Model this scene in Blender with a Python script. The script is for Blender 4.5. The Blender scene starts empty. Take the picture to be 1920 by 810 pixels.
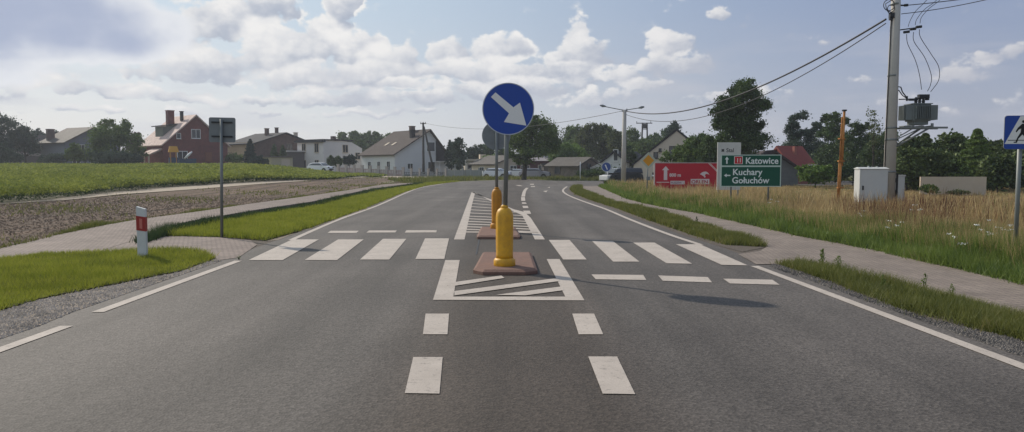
import bpy, bmesh, math, random
import numpy as np
from mathutils import Vector, Matrix, Euler
random.seed(7)
RNG = np.random.default_rng(11)
scene = bpy.context.scene
COL = scene.collection
R = math.radians
CAMZ, FPX, PITCH = 1.58, 1400.0, math.atan(93/1400)

# ---------------------------------------------------------------- camera and survey helpers
cd = bpy.data.cameras.new('camera'); cam = bpy.data.objects.new('camera', cd); COL.objects.link(cam)
cam.location = (0, 0, CAMZ); cam.rotation_euler = (R(90) - PITCH, 0, 0)
cd.sensor_width = 36; cd.lens = FPX/1920*36; cd.clip_start = .1; cd.clip_end = 6000
scene.camera = cam

def sm(a, b, x):
    t = np.clip((x-a)/(b-a), 0, 1); return t*t*(3-2*t)
def terr(x, y):                              # the land rises gently to the left beyond the field
    x = np.asarray(x, float); y = np.asarray(y, float)
    q = x/np.maximum(y, 5.0)
    return 1.25*sm(35, 110, y)*sm(-.14, -.36, q)
def ray(px, py):
    a, b = (px-960)/FPX, (405-py)/FPX
    return Vector((a, math.cos(PITCH)+b*math.sin(PITCH), -math.sin(PITCH)+b*math.cos(PITCH)))
def P(px, py, Y):                            # the point at distance Y seen at that spot of the photo
    d = ray(px, py); return Vector((0, 0, CAMZ)) + d*(Y/d.y)
def G(px, py, z0=0):                         # where that line of sight meets the land
    d = ray(px, py)
    if d.z > -1e-5: d.z = -1e-5
    t = (CAMZ-z0)/-d.z
    for _ in range(60):
        p = Vector((0, 0, CAMZ))+d*t
        g = float(terr(p.x, p.y))+z0
        if p.z < g: t -= (g-p.z)/-d.z*.5
        else: t += (p.z-g)/-d.z*.5
    p = Vector((0, 0, CAMZ))+d*t
    return Vector((p.x, p.y, float(terr(p.x, p.y))+z0))
def base(px, Y, dz=0):                       # ground point at distance Y in the column px
    x = (px-960)/FPX*Y*1.0
    d = ray(px, 312); x = d.x*Y/d.y
    return Vector((x, Y, float(terr(x, Y))+dz))
def hz(py, Y):                               # height of photo row py at distance Y
    return P(960, py, Y).z

# ---------------------------------------------------------------- tags
def tag(o, label=None, cat=None, group=None, kind=None):
    if label: o['label'] = label
    if cat: o['category'] = cat
    if group: o['group'] = group
    if kind: o['kind'] = kind
    return o
def empty(name, loc, rz=0, label=None, cat=None, group=None):
    o = bpy.data.objects.new(name, None); COL.objects.link(o)
    o.location = loc; o.rotation_euler = (0, 0, rz); o.empty_display_size = .2
    return tag(o, label, cat, group)
def copy_tree(o, parent=None):
    c = o.copy(); COL.objects.link(c); c.parent = parent
    for ch in list(o.children): copy_tree(ch, c)
    return c

# ---------------------------------------------------------------- mesh builder
class MB:
    def __init__(s): s.v = []; s.f = []; s.mi = []; s.cur = 0; s.smooth = []
    def add(s, vs, fs, smooth=False):
        b = len(s.v); s.v += [tuple(v) for v in vs]
        for f in fs: s.f.append(tuple(i+b for i in f)); s.mi.append(s.cur); s.smooth.append(smooth)
        return s
    def box(s, c, sz, rz=0, M=None, bev=0):
        hx, hy, h = sz[0]/2, sz[1]/2, sz[2]/2
        if bev:
            bm = bmesh.new(); bmesh.ops.create_cube(bm, size=1)
            for v in bm.verts: v.co = Vector((v.co.x*sz[0], v.co.y*sz[1], v.co.z*sz[2]))
            bmesh.ops.bevel(bm, geom=bm.edges[:], offset=bev, segments=2, affect='EDGES', profile=.5)
            bm.verts.index_update(); vs = [v.co.copy() for v in bm.verts]; fs = [[v.index for v in f.verts] for f in bm.faces]; bm.free()
        else:
            vs = [Vector((x, y, z)) for x in (-hx, hx) for y in (-hy, hy) for z in (-h, h)]
            fs = [(0,1,3,2),(4,6,7,5),(0,4,5,1),(2,3,7,6),(0,2,6,4),(1,5,7,3)]
        if M is None: M = Matrix.Translation(c) @ Matrix.Rotation(rz, 4, 'Z')
        else: M = Matrix.Translation(c) @ M.to_4x4()
        return s.add([M@v for v in vs], fs)
    def cyl(s, p0, p1, r0, r1=None, n=12, caps=True, smooth=True):
        return s.tube([p0, p1], [r0, r0 if r1 is None else r1], n, caps, smooth)
    def tube(s, pts, r, n=8, caps=True, smooth=True):
        pts = [Vector(p) for p in pts]
        if not hasattr(r, '__len__'): r = [r]*len(pts)
        vs = []; ref = None
        for i, p in enumerate(pts):
            d = (pts[min(i+1, len(pts)-1)]-pts[max(i-1, 0)])
            d = d.normalized() if d.length > 1e-9 else Vector((0, 0, 1))
            if ref is None: ref = Vector((1, 0, 0)) if abs(d.x) < .8 else Vector((0, 1, 0))
            a = (ref-d*ref.dot(d)).normalized(); b = d.cross(a); ref = a
            for k in range(n):
                t = 2*math.pi*k/n; vs.append(p+(a*math.cos(t)+b*math.sin(t))*r[i])
        fs = [(i*n+k, i*n+(k+1) % n, (i+1)*n+(k+1) % n, (i+1)*n+k) for i in range(len(pts)-1) for k in range(n)]
        s.add(vs, fs, smooth)
        if caps:
            b = len(s.v)-len(vs)
            for ring, rev in ((0, True), (len(pts)-1, False)):
                idx = [b+ring*n+k for k in range(n)]
                if rev: idx.reverse()
                s.f.append(tuple(idx)); s.mi.append(s.cur); s.smooth.append(False)
        return s
    def lathe(s, c, prof, n=24, flute=None):
        c = Vector(c); vs = []
        for r, z in prof:
            for k in range(n):
                t = 2*math.pi*k/n; rr = r*(flute(t, z) if flute else 1)
                vs.append(c+Vector((rr*math.cos(t), rr*math.sin(t), z)))
        fs = [(i*n+k, i*n+(k+1) % n, (i+1)*n+(k+1) % n, (i+1)*n+k) for i in range(len(prof)-1) for k in range(n)]
        s.add(vs, fs, True); b = len(s.v)-len(vs)
        s.f.append(tuple(b+k for k in reversed(range(n)))); s.mi.append(s.cur); s.smooth.append(False)
        s.f.append(tuple(b+(len(prof)-1)*n+k for k in range(n))); s.mi.append(s.cur); s.smooth.append(False)
        return s
    def prism(s, poly, M, depth):
        """poly in the XY plane of M, extruded from 0 to depth along M's Z"""
        n = len(poly); M = M.to_4x4()
        vs = [M@Vector((x, y, 0)) for x, y in poly]+[M@Vector((x, y, depth)) for x, y in poly]
        fs = [tuple(reversed(range(n))), tuple(range(n, 2*n))]+[(i, (i+1) % n, n+(i+1) % n, n+i) for i in range(n)]
        return s.add(vs, fs)
    def build(s, name, mats, parent=None, loc=None, recalc=True):
        me = bpy.data.meshes.new(name); me.from_pydata(s.v, [], s.f)
        if not isinstance(mats, (list, tuple)): mats = [mats]
        for m in mats: me.materials.append(m)
        me.polygons.foreach_set('material_index', s.mi); me.polygons.foreach_set('use_smooth', s.smooth)
        me.update()
        if recalc:
            bm = bmesh.new(); bm.from_mesh(me); bmesh.ops.recalc_face_normals(bm, faces=bm.faces[:]); bm.to_mesh(me); bm.free()
        o = bpy.data.objects.new(name, me); COL.objects.link(o)
        if parent: o.parent = parent
        if loc is not None: o.location = loc
        return o
# faces the viewer: local X right, local Y up, extrusion toward -Y (world) from the plane
def facing(c, rz=0): return Matrix.Translation(c) @ Matrix.Rotation(rz, 4, 'Z') @ Matrix.Rotation(R(90), 4, 'X')

def np_mesh(name, verts, k, mat, parent=None, attr=None):
    """verts (N*k,3) as N separate k-gons"""
    n = len(verts)//k; me = bpy.data.meshes.new(name)
    me.vertices.add(n*k); me.vertices.foreach_set('co', np.ascontiguousarray(verts, np.float32).ravel())
    me.loops.add(n*k); me.loops.foreach_set('vertex_index', np.arange(n*k, dtype=np.int32))
    me.polygons.add(n); me.polygons.foreach_set('loop_start', np.arange(0, n*k, k, dtype=np.int32))
    try: me.polygons.foreach_set('loop_total', np.full(n, k, np.int32))
    except Exception: pass
    me.materials.append(mat); me.update(calc_edges=True)
    o = bpy.data.objects.new(name, me); COL.objects.link(o)
    if parent: o.parent = parent
    return o

# ---------------------------------------------------------------- materials
def mat(name, color, rough=.8, metal=0, spec=.3, noise=None, bump=None, coat=0):
    """noise = list of (scale, amount, colour2); bump = (scale, strength, distance)"""
    m = bpy.data.materials.new(name); m.use_nodes = True; nt = m.node_tree; N = nt.nodes; Lk = nt.links
    b = N['Principled BSDF']; b.inputs['Roughness'].default_value = rough; b.inputs['Metallic'].default_value = metal
    b.inputs['Specular IOR Level'].default_value = spec; b.inputs['Coat Weight'].default_value = coat
    tc = N.new('ShaderNodeTexCoord')
    col = None
    c0 = (*color, 1); b.inputs['Base Color'].default_value = c0
    if noise:
        prev = None
        for sc, amt, c2 in noise:
            n = N.new('ShaderNodeTexNoise'); n.inputs['Scale'].default_value = sc; n.inputs['Detail'].default_value = 5
            n.inputs['Roughness'].default_value = .62
            Lk.new(tc.outputs['Object'], n.inputs['Vector'])
            r = N.new('ShaderNodeMapRange'); r.inputs[1].default_value = .38; r.inputs[2].default_value = .66; r.inputs[4].default_value = amt
            Lk.new(n.outputs['Fac'], r.inputs[0])
            mx = N.new('ShaderNodeMix'); mx.data_type = 'RGBA'; Lk.new(r.outputs[0], mx.inputs[0])
            if prev is None: mx.inputs[6].default_value = c0
            else: Lk.new(prev, mx.inputs[6])
            mx.inputs[7].default_value = (*c2, 1); prev = mx.outputs[2]
        Lk.new(prev, b.inputs['Base Color'])
    if bump:
        n = N.new('ShaderNodeTexNoise'); n.inputs['Scale'].default_value = bump[0]; n.inputs['Detail'].default_value = 4
        Lk.new(tc.outputs['Object'], n.inputs['Vector'])
        bp = N.new('ShaderNodeBump'); bp.inputs['Strength'].default_value = bump[1]; bp.inputs['Distance'].default_value = bump[2]
        Lk.new(n.outputs['Fac'], bp.inputs['Height']); Lk.new(bp.outputs[0], b.inputs['Normal'])
    return m
def brickmat(name, c1, c2, mortar, scale, w=.5, h=.25, ms=.02, rough=.85, rot=0, noise2=None, space='Object', vec=(0,0,0), offs=.5):
    m = mat(name, c1, rough); nt = m.node_tree; N = nt.nodes; Lk = nt.links; b = N['Principled BSDF']
    tc = N.new('ShaderNodeTexCoord'); mp = N.new('ShaderNodeMapping'); Lk.new(tc.outputs[space], mp.inputs[0])
    mp.inputs['Rotation'].default_value = vec
    br = N.new('ShaderNodeTexBrick'); Lk.new(mp.outputs[0], br.inputs[0]); br.inputs['Scale'].default_value = scale
    br.inputs['Brick Width'].default_value = w; br.inputs['Row Height'].default_value = h; br.inputs['Mortar Size'].default_value = ms
    br.offset = offs
    br.inputs['Color1'].default_value = (*c1, 1); br.inputs['Color2'].default_value = (*c2, 1); br.inputs['Mortar'].default_value = (*mortar, 1)
    out = br.outputs[0]
    n = N.new('ShaderNodeTexNoise'); n.inputs['Scale'].default_value = 1.3; n.inputs['Detail'].default_value = 8; n.inputs['Roughness'].default_value = .7; Lk.new(tc.outputs['Object'], n.inputs[0])
    r = N.new('ShaderNodeMapRange'); r.inputs[1].default_value = .3; r.inputs[2].default_value = .7; r.inputs[3].default_value = .72; r.inputs[4].default_value = 1.2; Lk.new(n.outputs[0], r.inputs[0])
    mx = N.new('ShaderNodeMix'); mx.data_type = 'RGBA'; mx.blend_type = 'MULTIPLY'; mx.inputs[0].default_value = 1
    Lk.new(out, mx.inputs[6]); Lk.new(r.outputs[0], mx.inputs[7]); Lk.new(mx.outputs[2], b.inputs['Base Color'])
    bp = N.new('ShaderNodeBump'); bp.inputs['Strength'].default_value = .4; bp.inputs['Distance'].default_value = .01; bp.invert = True
    Lk.new(br.outputs[1], bp.inputs['Height']); Lk.new(bp.outputs[0], b.inputs['Normal'])
    return m
def leafmat(name, dark, light, tl=.3, pscale=.35, third=None):
    """leaf colour varies leaf by leaf and in broad patches; part of the light passes through"""
    m = bpy.data.materials.new(name); m.use_nodes = True; nt = m.node_tree; N = nt.nodes; Lk = nt.links
    N.remove(N['Principled BSDF']); out = N['Material Output']
    geo = N.new('ShaderNodeNewGeometry'); tc = N.new('ShaderNodeTexCoord')
    n = N.new('ShaderNodeTexNoise'); n.inputs['Scale'].default_value = pscale; n.inputs['Detail'].default_value = 3; Lk.new(geo.outputs['Position'], n.inputs[0])
    ad = N.new('ShaderNodeMath'); ad.operation = 'MULTIPLY_ADD'; Lk.new(geo.outputs['Random Per Island'], ad.inputs[0]); ad.inputs[1].default_value = .55
    sh = N.new('ShaderNodeMapRange'); sh.inputs[1].default_value = .3; sh.inputs[2].default_value = .7; sh.inputs[4].default_value = .5; Lk.new(n.outputs[0], sh.inputs[0]); Lk.new(sh.outputs[0], ad.inputs[2])
    cr = N.new('ShaderNodeValToRGB'); Lk.new(ad.outputs[0], cr.inputs[0])
    cr.color_ramp.elements[0].color = (*dark, 1); cr.color_ramp.elements[0].position = .15
    cr.color_ramp.elements[1].color = (*light, 1); cr.color_ramp.elements[1].position = .85
    if third: e = cr.color_ramp.elements.new(.97); e.color = (*third, 1)
    d = N.new('ShaderNodeBsdfDiffuse'); t = N.new('ShaderNodeBsdfTranslucent'); g = N.new('ShaderNodeBsdfGlossy'); g.inputs['Roughness'].default_value = .55
    g.inputs['Color'].default_value = (.5, .5, .5, 1)
    ms = N.new('ShaderNodeMixShader'); ms.inputs[0].default_value = tl; ms2 = N.new('ShaderNodeMixShader'); ms2.inputs[0].default_value = .04
    Lk.new(cr.outputs[0], d.inputs[0]); Lk.new(cr.outputs[0], t.inputs[0]); Lk.new(d.outputs[0], ms.inputs[1]); Lk.new(t.outputs[0], ms.inputs[2])
    Lk.new(ms.outputs[0], ms2.inputs[1]); Lk.new(g.outputs[0], ms2.inputs[2]); Lk.new(ms2.outputs[0], out.inputs[0])
    return m
M = {}
M['concrete'] = mat('concrete', (.44,.41,.37), .85, noise=[(3,.5,(.36,.34,.31)),(30,.35,(.5,.47,.43))], bump=(60,.3,.004))
M['galv'] = mat('galvanised_steel', (.20,.21,.20), .55, .4, noise=[(25,.5,(.2,.21,.21))])
M['signback'] = mat('sign_back_grey', (.19,.205,.21), .6, .1, noise=[(9,.5,(.15,.165,.17))])
M['darkmetal'] = mat('dark_metal', (.03,.032,.035), .5, .4)
M['black'] = mat('black_rubber', (.015,.015,.016), .7)
M['white'] = mat('white_paint', (.78,.77,.74), .6, noise=[(4,.3,(.6,.59,.56))])
M['glass'] = mat('window_glass', (.03,.035,.04), .08, 0, .6)
M['blue'] = mat('sign_blue', (.0,.045,.30), .42, 0, .5, noise=[(20,.25,(.0,.04,.24))])
M['signwhite'] = mat('sign_white_sheeting', (.74,.72,.69), .5, noise=[(35,.2,(.62,.6,.57))])
M['red'] = mat('red_paint', (.52,.02,.025), .5)
M['wire'] = mat('cable', (.03,.03,.035), .5)

def text_obj(body, size, parent, Mx, material, name='lettering', sx=1, align='LEFT', thick=.002, bold=.0):
    cu = bpy.data.curves.new(name, 'FONT'); cu.body = body; cu.size = size; cu.extrude = thick; cu.offset = bold; cu.align_x = align; cu.resolution_u = 3
    tmp = bpy.data.objects.new('tmp', cu); COL.objects.link(tmp)
    dg = bpy.context.evaluated_depsgraph_get(); me = bpy.data.meshes.new_from_object(tmp.evaluated_get(dg))
    bpy.data.objects.remove(tmp); me.materials.clear(); me.materials.append(material)
    me.transform(Mx @ Matrix.Diagonal((sx, 1, 1, 1)))
    o = bpy.data.objects.new(name, me); COL.objects.link(o); o.parent = parent
    return o
# ================================================================ sky, sun
def setup_world():
    w = bpy.data.worlds.new("World"); scene.world = w; w.use_nodes = True; nt = w.node_tree; N = nt.nodes; Lk = nt.links
    bg = N['Background']
    w.cycles.sampling_method = 'MANUAL'; w.cycles.sample_map_resolution = 256
    sunv = SUNV; el = math.asin(sunv.z); az = math.atan2(sunv.x, sunv.y)
    sky = N.new('ShaderNodeTexSky'); sky.sky_type = 'NISHITA'; sky.sun_disc = False; sky.sun_elevation = el; sky.sun_rotation = az
    sky.air_density = 1.0; sky.dust_density = 1.6; sky.ozone_density = 1.3; sky.altitude = 100
    tc = N.new('ShaderNodeTexCoord')
    # direction -> (azimuth, elevation)
    sep = N.new('ShaderNodeSeparateXYZ'); Lk.new(tc.outputs['Generated'], sep.inputs[0])
    at = N.new('ShaderNodeMath'); at.operation = 'ARCTAN2'; Lk.new(sep.outputs[0], at.inputs[0]); Lk.new(sep.outputs[1], at.inputs[1])
    asn = N.new('ShaderNodeMath'); asn.operation = 'ARCSINE'; Lk.new(sep.outputs[2], asn.inputs[0])
    cmb = N.new('ShaderNodeCombineXYZ'); Lk.new(at.outputs[0], cmb.inputs[0]); Lk.new(asn.outputs[0], cmb.inputs[1])
    def ae(px, py):
        d = ray(px, py).normalized(); return math.atan2(d.x, d.y), math.asin(d.z)
    def group(name, blobs, nscale, namp, wl=1.0):
        g = bpy.data.node_groups.new(name, 'ShaderNodeTree')
        g.interface.new_socket('P', in_out='INPUT', socket_type='NodeSocketVector'); g.interface.new_socket('D', in_out='OUTPUT', socket_type='NodeSocketFloat'); g.interface.new_socket('S', in_out='OUTPUT', socket_type='NodeSocketFloat')
        GN = g.nodes; GL = g.links; gi = GN.new('NodeGroupInput'); go = GN.new('NodeGroupOutput')
        nz = GN.new('ShaderNodeTexNoise'); nz.noise_dimensions = '2D'; nz.inputs['Scale'].default_value = 11; nz.inputs['Detail'].default_value = 5; nz.inputs['Roughness'].default_value = .55; GL.new(gi.outputs[0], nz.inputs[0])
        wv = GN.new('ShaderNodeVectorMath'); wv.operation = 'SUBTRACT'; GL.new(nz.outputs['Color'], wv.inputs[0]); wv.inputs[1].default_value = (.5,.5,.5)
        ws = GN.new('ShaderNodeVectorMath'); ws.operation = 'MULTIPLY_ADD'; GL.new(wv.outputs[0], ws.inputs[0]); ws.inputs[1].default_value = (.06*wl,.045*wl,0); GL.new(gi.outputs[0], ws.inputs[2])
        acc = None; shd = None
        for cx, cy, rx, ry, amp in blobs:
            a, e = ae(cx, cy)
            s1 = GN.new('ShaderNodeVectorMath'); s1.operation = 'SUBTRACT'; GL.new(ws.outputs[0], s1.inputs[0]); s1.inputs[1].default_value = (a, e, 0)
            s2 = GN.new('ShaderNodeVectorMath'); s2.operation = 'MULTIPLY'; GL.new(s1.outputs[0], s2.inputs[0]); s2.inputs[1].default_value = (FPX/rx, FPX/ry, 0)
            s3 = GN.new('ShaderNodeVectorMath'); s3.operation = 'LENGTH'; GL.new(s2.outputs[0], s3.inputs[0])
            s4 = GN.new('ShaderNodeMapRange'); s4.interpolation_type = 'SMOOTHSTEP'; GL.new(s3.outputs['Value'], s4.inputs[0])
            s4.inputs[1].default_value = 1.6; s4.inputs[2].default_value = .25; s4.inputs[3].default_value = 0; s4.inputs[4].default_value = amp
            dt = GN.new('ShaderNodeVectorMath'); dt.operation = 'DOT_PRODUCT'; GL.new(s2.outputs[0], dt.inputs[0]); dt.inputs[1].default_value = (-.42, .80, 0)
            if shd is None: shd = dt.outputs['Value']
            else:
                cv = GN.new('ShaderNodeMapRange'); cv.interpolation_type = 'SMOOTHSTEP'; GL.new(s3.outputs['Value'], cv.inputs[0]); cv.inputs[1].default_value = 1.35; cv.inputs[2].default_value = .85
                mf = GN.new('ShaderNodeMix'); mf.data_type = 'FLOAT'; GL.new(cv.outputs[0], mf.inputs[0]); GL.new(shd, mf.inputs[2]); GL.new(dt.outputs['Value'], mf.inputs[3]); shd = mf.outputs[0]
            if acc is None: acc = s4.outputs[0]
            else:
                ad = GN.new('ShaderNodeMath'); ad.operation = 'SMOOTH_MAX'; ad.inputs[2].default_value = .25; GL.new(acc, ad.inputs[0]); GL.new(s4.outputs[0], ad.inputs[1]); acc = ad.outputs[0]
        st = GN.new('ShaderNodeVectorMath'); st.operation = 'MULTIPLY'; GL.new(gi.outputs[0], st.inputs[0]); st.inputs[1].default_value = (1, 1.5, 1)
        n2 = GN.new('ShaderNodeTexNoise'); n2.noise_dimensions = '2D'; n2.inputs['Scale'].default_value = nscale; n2.inputs['Detail'].default_value = 7; n2.inputs['Roughness'].default_value = .56; GL.new(st.outputs[0], n2.inputs[0])
        vo = GN.new('ShaderNodeTexVoronoi'); vo.feature = 'F1'; vo.voronoi_dimensions = '2D'; vo.inputs['Scale'].default_value = nscale*1.8
        try: vo.inputs['Detail'].default_value = 2.0; vo.inputs['Roughness'].default_value = .5
        except Exception: pass
        GL.new(st.outputs[0], vo.inputs[0])
        vv = GN.new('ShaderNodeMath'); vv.operation = 'MULTIPLY_ADD'; GL.new(vo.outputs['Distance'], vv.inputs[0]); vv.inputs[1].default_value = -.26; vv.inputs[2].default_value = .13
        m1 = GN.new('ShaderNodeMath'); m1.operation = 'SUBTRACT'; GL.new(n2.outputs['Fac'], m1.inputs[0]); m1.inputs[1].default_value = .5
        m15 = GN.new('ShaderNodeMath'); m15.operation = 'ADD'; GL.new(m1.outputs[0], m15.inputs[0]); GL.new(vv.outputs[0], m15.inputs[1])
        k1 = GN.new('ShaderNodeMath'); k1.operation = 'MULTIPLY'; k1.use_clamp = True; GL.new(acc, k1.inputs[0]); k1.inputs[1].default_value = 2.6
        k2 = GN.new('ShaderNodeMath'); k2.operation = 'MULTIPLY'; GL.new(k1.outputs[0], k2.inputs[0]); k2.inputs[1].default_value = namp
        m2 = GN.new('ShaderNodeMath'); m2.operation = 'MULTIPLY_ADD'; GL.new(m15.outputs[0], m2.inputs[0]); GL.new(k2.outputs[0], m2.inputs[1]); GL.new(acc, m2.inputs[2])
        m3 = GN.new('ShaderNodeMath'); m3.operation = 'MULTIPLY_ADD'; GL.new(m15.outputs[0], m3.inputs[0]); m3.inputs[1].default_value = 1.5; GL.new(shd, m3.inputs[2])
        GL.new(m2.outputs[0], go.inputs[0]); GL.new(m3.outputs[0], go.inputs[1]); return g
    cumulus = [(400,50,75,45,1),(440,30,50,40,1),(512,18,48,42,1),(320,95,70,50,.9),(375,128,90,35,.8),(262,125,46,24,.62),
        (535,110,80,55,1),(500,70,50,30,.9),(600,148,110,26,.9),(640,15,36,44,1),(608,62,46,30,1),(590,85,50,30,.9),
        (672,102,70,48,1),(745,130,62,45,1),(770,100,26,30,.9),(700,150,110,26,1),
        (842,108,40,42,.95),(860,140,60,26,.9),(932,100,52,40,1),(915,140,85,28,.9),(985,140,60,30,.85),
        (1078,72,42,46,1.1),(1088,105,62,48,1.1),(1045,140,85,24,.85),(1030,115,40,30,.8),
        (1245,68,26,24,.9),(1262,92,42,34,1),(1300,122,46,22,.9),(1236,128,34,26,.9),(1175,152,62,26,.75),
        (60,152,130,15,.62),(200,168,120,17,.7),(340,180,100,15,.66),(500,190,120,12,.62),(640,184,110,17,.85),(790,188,90,14,.8),(900,172,110,18,.85),(1010,165,90,18,.85),(1130,188,110,16,.62),(1230,172,80,16,.66),(780,165,60,14,.7),(1340,192,70,12,.5),(420,212,200,8,.5),(700,210,200,7,.5),(150,205,160,9,.5),
        (1445,175,60,20,.55),(1862,104,62,17,.66),(1800,132,62,16,.6),(1350,20,26,13,.62),(1605,158,27,13,.6),(1770,207,30,10,.55),(1550,72,50,18,.35),(1905,190,60,14,.3),(1680,185,50,16,.4),
        (-300,60,300,120,.7),(2200,80,160,60,.6),(2500,150,200,60,.7),(-700,150,250,80,.8)]
    cumulus.sort(key=lambda b: b[1]+b[3]*.5)
    gC = group('cumulus_density', cumulus, 24, 1.4, .95)
    gB = group('big_cloud_density', [(60,30,230,85,1.15),(180,70,150,50,1.1),(-200,20,300,120,1.2),(40,95,220,26,1)], 9, .5, .5)
    def inst(g, off):
        n = N.new('ShaderNodeGroup'); n.node_tree = g
        if off:
            v = N.new('ShaderNodeVectorMath'); v.operation = 'ADD'; Lk.new(cmb.outputs[0], v.inputs[0]); v.inputs[1].default_value = off; Lk.new(v.outputs[0], n.inputs[0])
        else: Lk.new(cmb.outputs[0], n.inputs[0])
        return n
    def mr(src, a, b, c=0, d=1, smooth=True):
        r = N.new('ShaderNodeMapRange'); r.interpolation_type = 'SMOOTHSTEP' if smooth else 'LINEAR'
        for i, x in ((1,a),(2,b),(3,c),(4,d)): r.inputs[i].default_value = x
        Lk.new(src, r.inputs[0]); return r.outputs[0]
    def math_(op, a, b):
        m = N.new('ShaderNodeMath'); m.operation = op
        for i, x in enumerate((a, b)):
            if isinstance(x, (int, float)): m.inputs[i].default_value = x
            else: Lk.new(x, m.inputs[i])
        return m.outputs[0]
    def mix(f, a, b, bt='MIX'):
        m = N.new('ShaderNodeMix'); m.data_type = 'RGBA'; m.blend_type = bt
        for i, x in ((0,f),(6,a),(7,b)):
            if isinstance(x, tuple): m.inputs[i].default_value = (*x, 1)
            elif isinstance(x, (int, float)): m.inputs[i].default_value = x
            else: Lk.new(x, m.inputs[i])
        return m.outputs[2]
    S = SKYS
    skc = N.new('ShaderNodeVectorMath'); skc.operation = 'SCALE'; Lk.new(sky.outputs[0], skc.inputs[0]); skc.inputs['Scale'].default_value = .62
    # milky air: brighter towards the sun's side, whiter near the horizon
    azf = mr(at.outputs[0], .56, -.42); elf = mr(asn.outputs[0], .24, .0)
    milk = mix(azf, (.275*S,.345*S,.520*S), (.58*S,.70*S,.81*S))
    milk = mix(math_('MULTIPLY', elf, .9), milk, mix(azf, (.43*S,.455*S,.545*S), (.76*S,.76*S,.77*S)))
    clear = mix(.84, skc.outputs[0], milk)
    ci = inst(gC, None); d0 = ci.outputs[0]
    cov = mr(d0, .24, .58); lit = mr(ci.outputs[1], -.75, .95)
    ccol = mix(lit, (.41*S,.455*S,.55*S), (.88*S,.865*S,.85*S))
    ccol = mix(math_('MULTIPLY', mr(d0, .75, .30), mr(ci.outputs[1], -.3, .4)), ccol, (.80*S,.80*S,.80*S))
    ccol = mix(math_('MULTIPLY', mr(at.outputs[0], 0, .6), .40), ccol, (.44*S,.44*S,.50*S))
    ccol = mix(math_('MULTIPLY', elf, .30), ccol, mix(azf, (.50*S,.51*S,.57*S), (.68*S,.68*S,.70*S)))
    c1 = mix(math_('MULTIPLY', cov, .95), clear, ccol)
    # faint streaky veil
    vs = N.new('ShaderNodeVectorMath'); vs.operation = 'MULTIPLY'; Lk.new(cmb.outputs[0], vs.inputs[0]); vs.inputs[1].default_value = (5, 22, 1)
    vn = N.new('ShaderNodeTexNoise'); vn.inputs['Scale'].default_value = 1.4; vn.inputs['Detail'].default_value = 6; Lk.new(vs.outputs[0], vn.inputs[0])
    veil = math_('MULTIPLY', mr(vn.outputs[0], .44, .68), math_('MULTIPLY', mr(asn.outputs[0], .2, .08), .5))
    c1 = mix(veil, c1, mix(azf, (.50*S,.51*S,.57*S), (.58*S,.60*S,.66*S)))
    b0 = inst(gB, None).outputs[0]; bcov = mr(b0, .48, .66); bth = mr(b0, .6, 1.2)
    bcol = mix(bth, (.76*S,.78*S,.82*S), (.40*S,.455*S,.60*S))
    c2 = mix(bcov, c1, bcol)
    Lk.new(c2, bg.inputs[0]); bg.inputs[1].default_value = 0.1
    sd = bpy.data.lights.new('sun', 'SUN'); so = bpy.data.objects.new('sun', sd); COL.objects.link(so)
    sd.energy = SUNE; sd.angle = R(1.0); sd.color = (1, .91, .78)
    so.rotation_euler = sunv.to_track_quat('Z', 'Y').to_euler()
_foot = G(946, 498, .08); _sh = G(1350, 564); _top = P(953, 205, _foot.y)
SUNV = Vector((_top.x-_sh.x, _top.y-_sh.y, _top.z)).normalized()
SKYS = 9.6; SUNE = 3.5
setup_world()
scene.view_settings.view_transform = 'Standard'; scene.view_settings.look = 'None'; scene.view_settings.gamma = 1
scene.view_settings.exposure = 0.1
scene.cycles.max_bounces = 6; scene.cycles.diffuse_bounces = 2; scene.cycles.glossy_bounces = 2
scene.cycles.transparent_max_bounces = 4; scene.cycles.transmission_bounces = 4; scene.cycles.use_adaptive_sampling = True
scene.cycles.use_denoising = True

# ================================================================ ground sheets
def sheet(name, pts, z, material, cell=None, label=None, kind='structure', skirt=0, zf=None):
    bm = bmesh.new(); vs = [bm.verts.new((p[0], p[1], 0)) for p in pts]; bm.faces.new(vs)
    if cell:
        xs = [p[0] for p in pts]; ys = [p[1] for p in pts]
        for ax, lo, hi in ((0, min(xs), max(xs)), (1, min(ys), max(ys))):
            k = math.ceil(lo/cell)*cell
            while k < hi:
                no = (1,0,0) if ax == 0 else (0,1,0); co = (k,0,0) if ax == 0 else (0,k,0)
                bmesh.ops.bisect_plane(bm, geom=bm.verts[:]+bm.edges[:]+bm.faces[:], plane_co=co, plane_no=no); k += cell
    if skirt:
        ed = [e for e in bm.edges if e.is_boundary]
        r = bmesh.ops.extrude_edge_only(bm, edges=ed); low = {v for v in r['geom'] if isinstance(v, bmesh.types.BMVert)}
    else: low = set()
    for v in bm.verts:
        zz = zf(v.co.x, v.co.y) if zf else z
        v.co.z = float(terr(v.co.x, v.co.y))+zz-(skirt if v in low else 0)
    bmesh.ops.triangulate(bm, faces=[f for f in bm.faces if len(f.verts) > 4])
    bmesh.ops.recalc_face_normals(bm, faces=bm.faces[:])
    me = bpy.data.meshes.new(name); bm.to_mesh(me); bm.free()
    if sum(p.normal.z for p in me.polygons) < 0: me.flip_normals()
    me.materials.append(material); o = bpy.data.objects.new(name, me); COL.objects.link(o); o['kind'] = kind
    return o
def W(pxs): return [tuple(G(x, y)[:2]) for x, y in pxs]
def ext(p, q, t):                                 # extend the line q->p beyond p by t metres
    d = Vector(p)-Vector(q); d.normalize(); return tuple(Vector(p)+d*t)
def offs(pts, dx): return [(x+dx, y) for x, y in pts]

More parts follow.
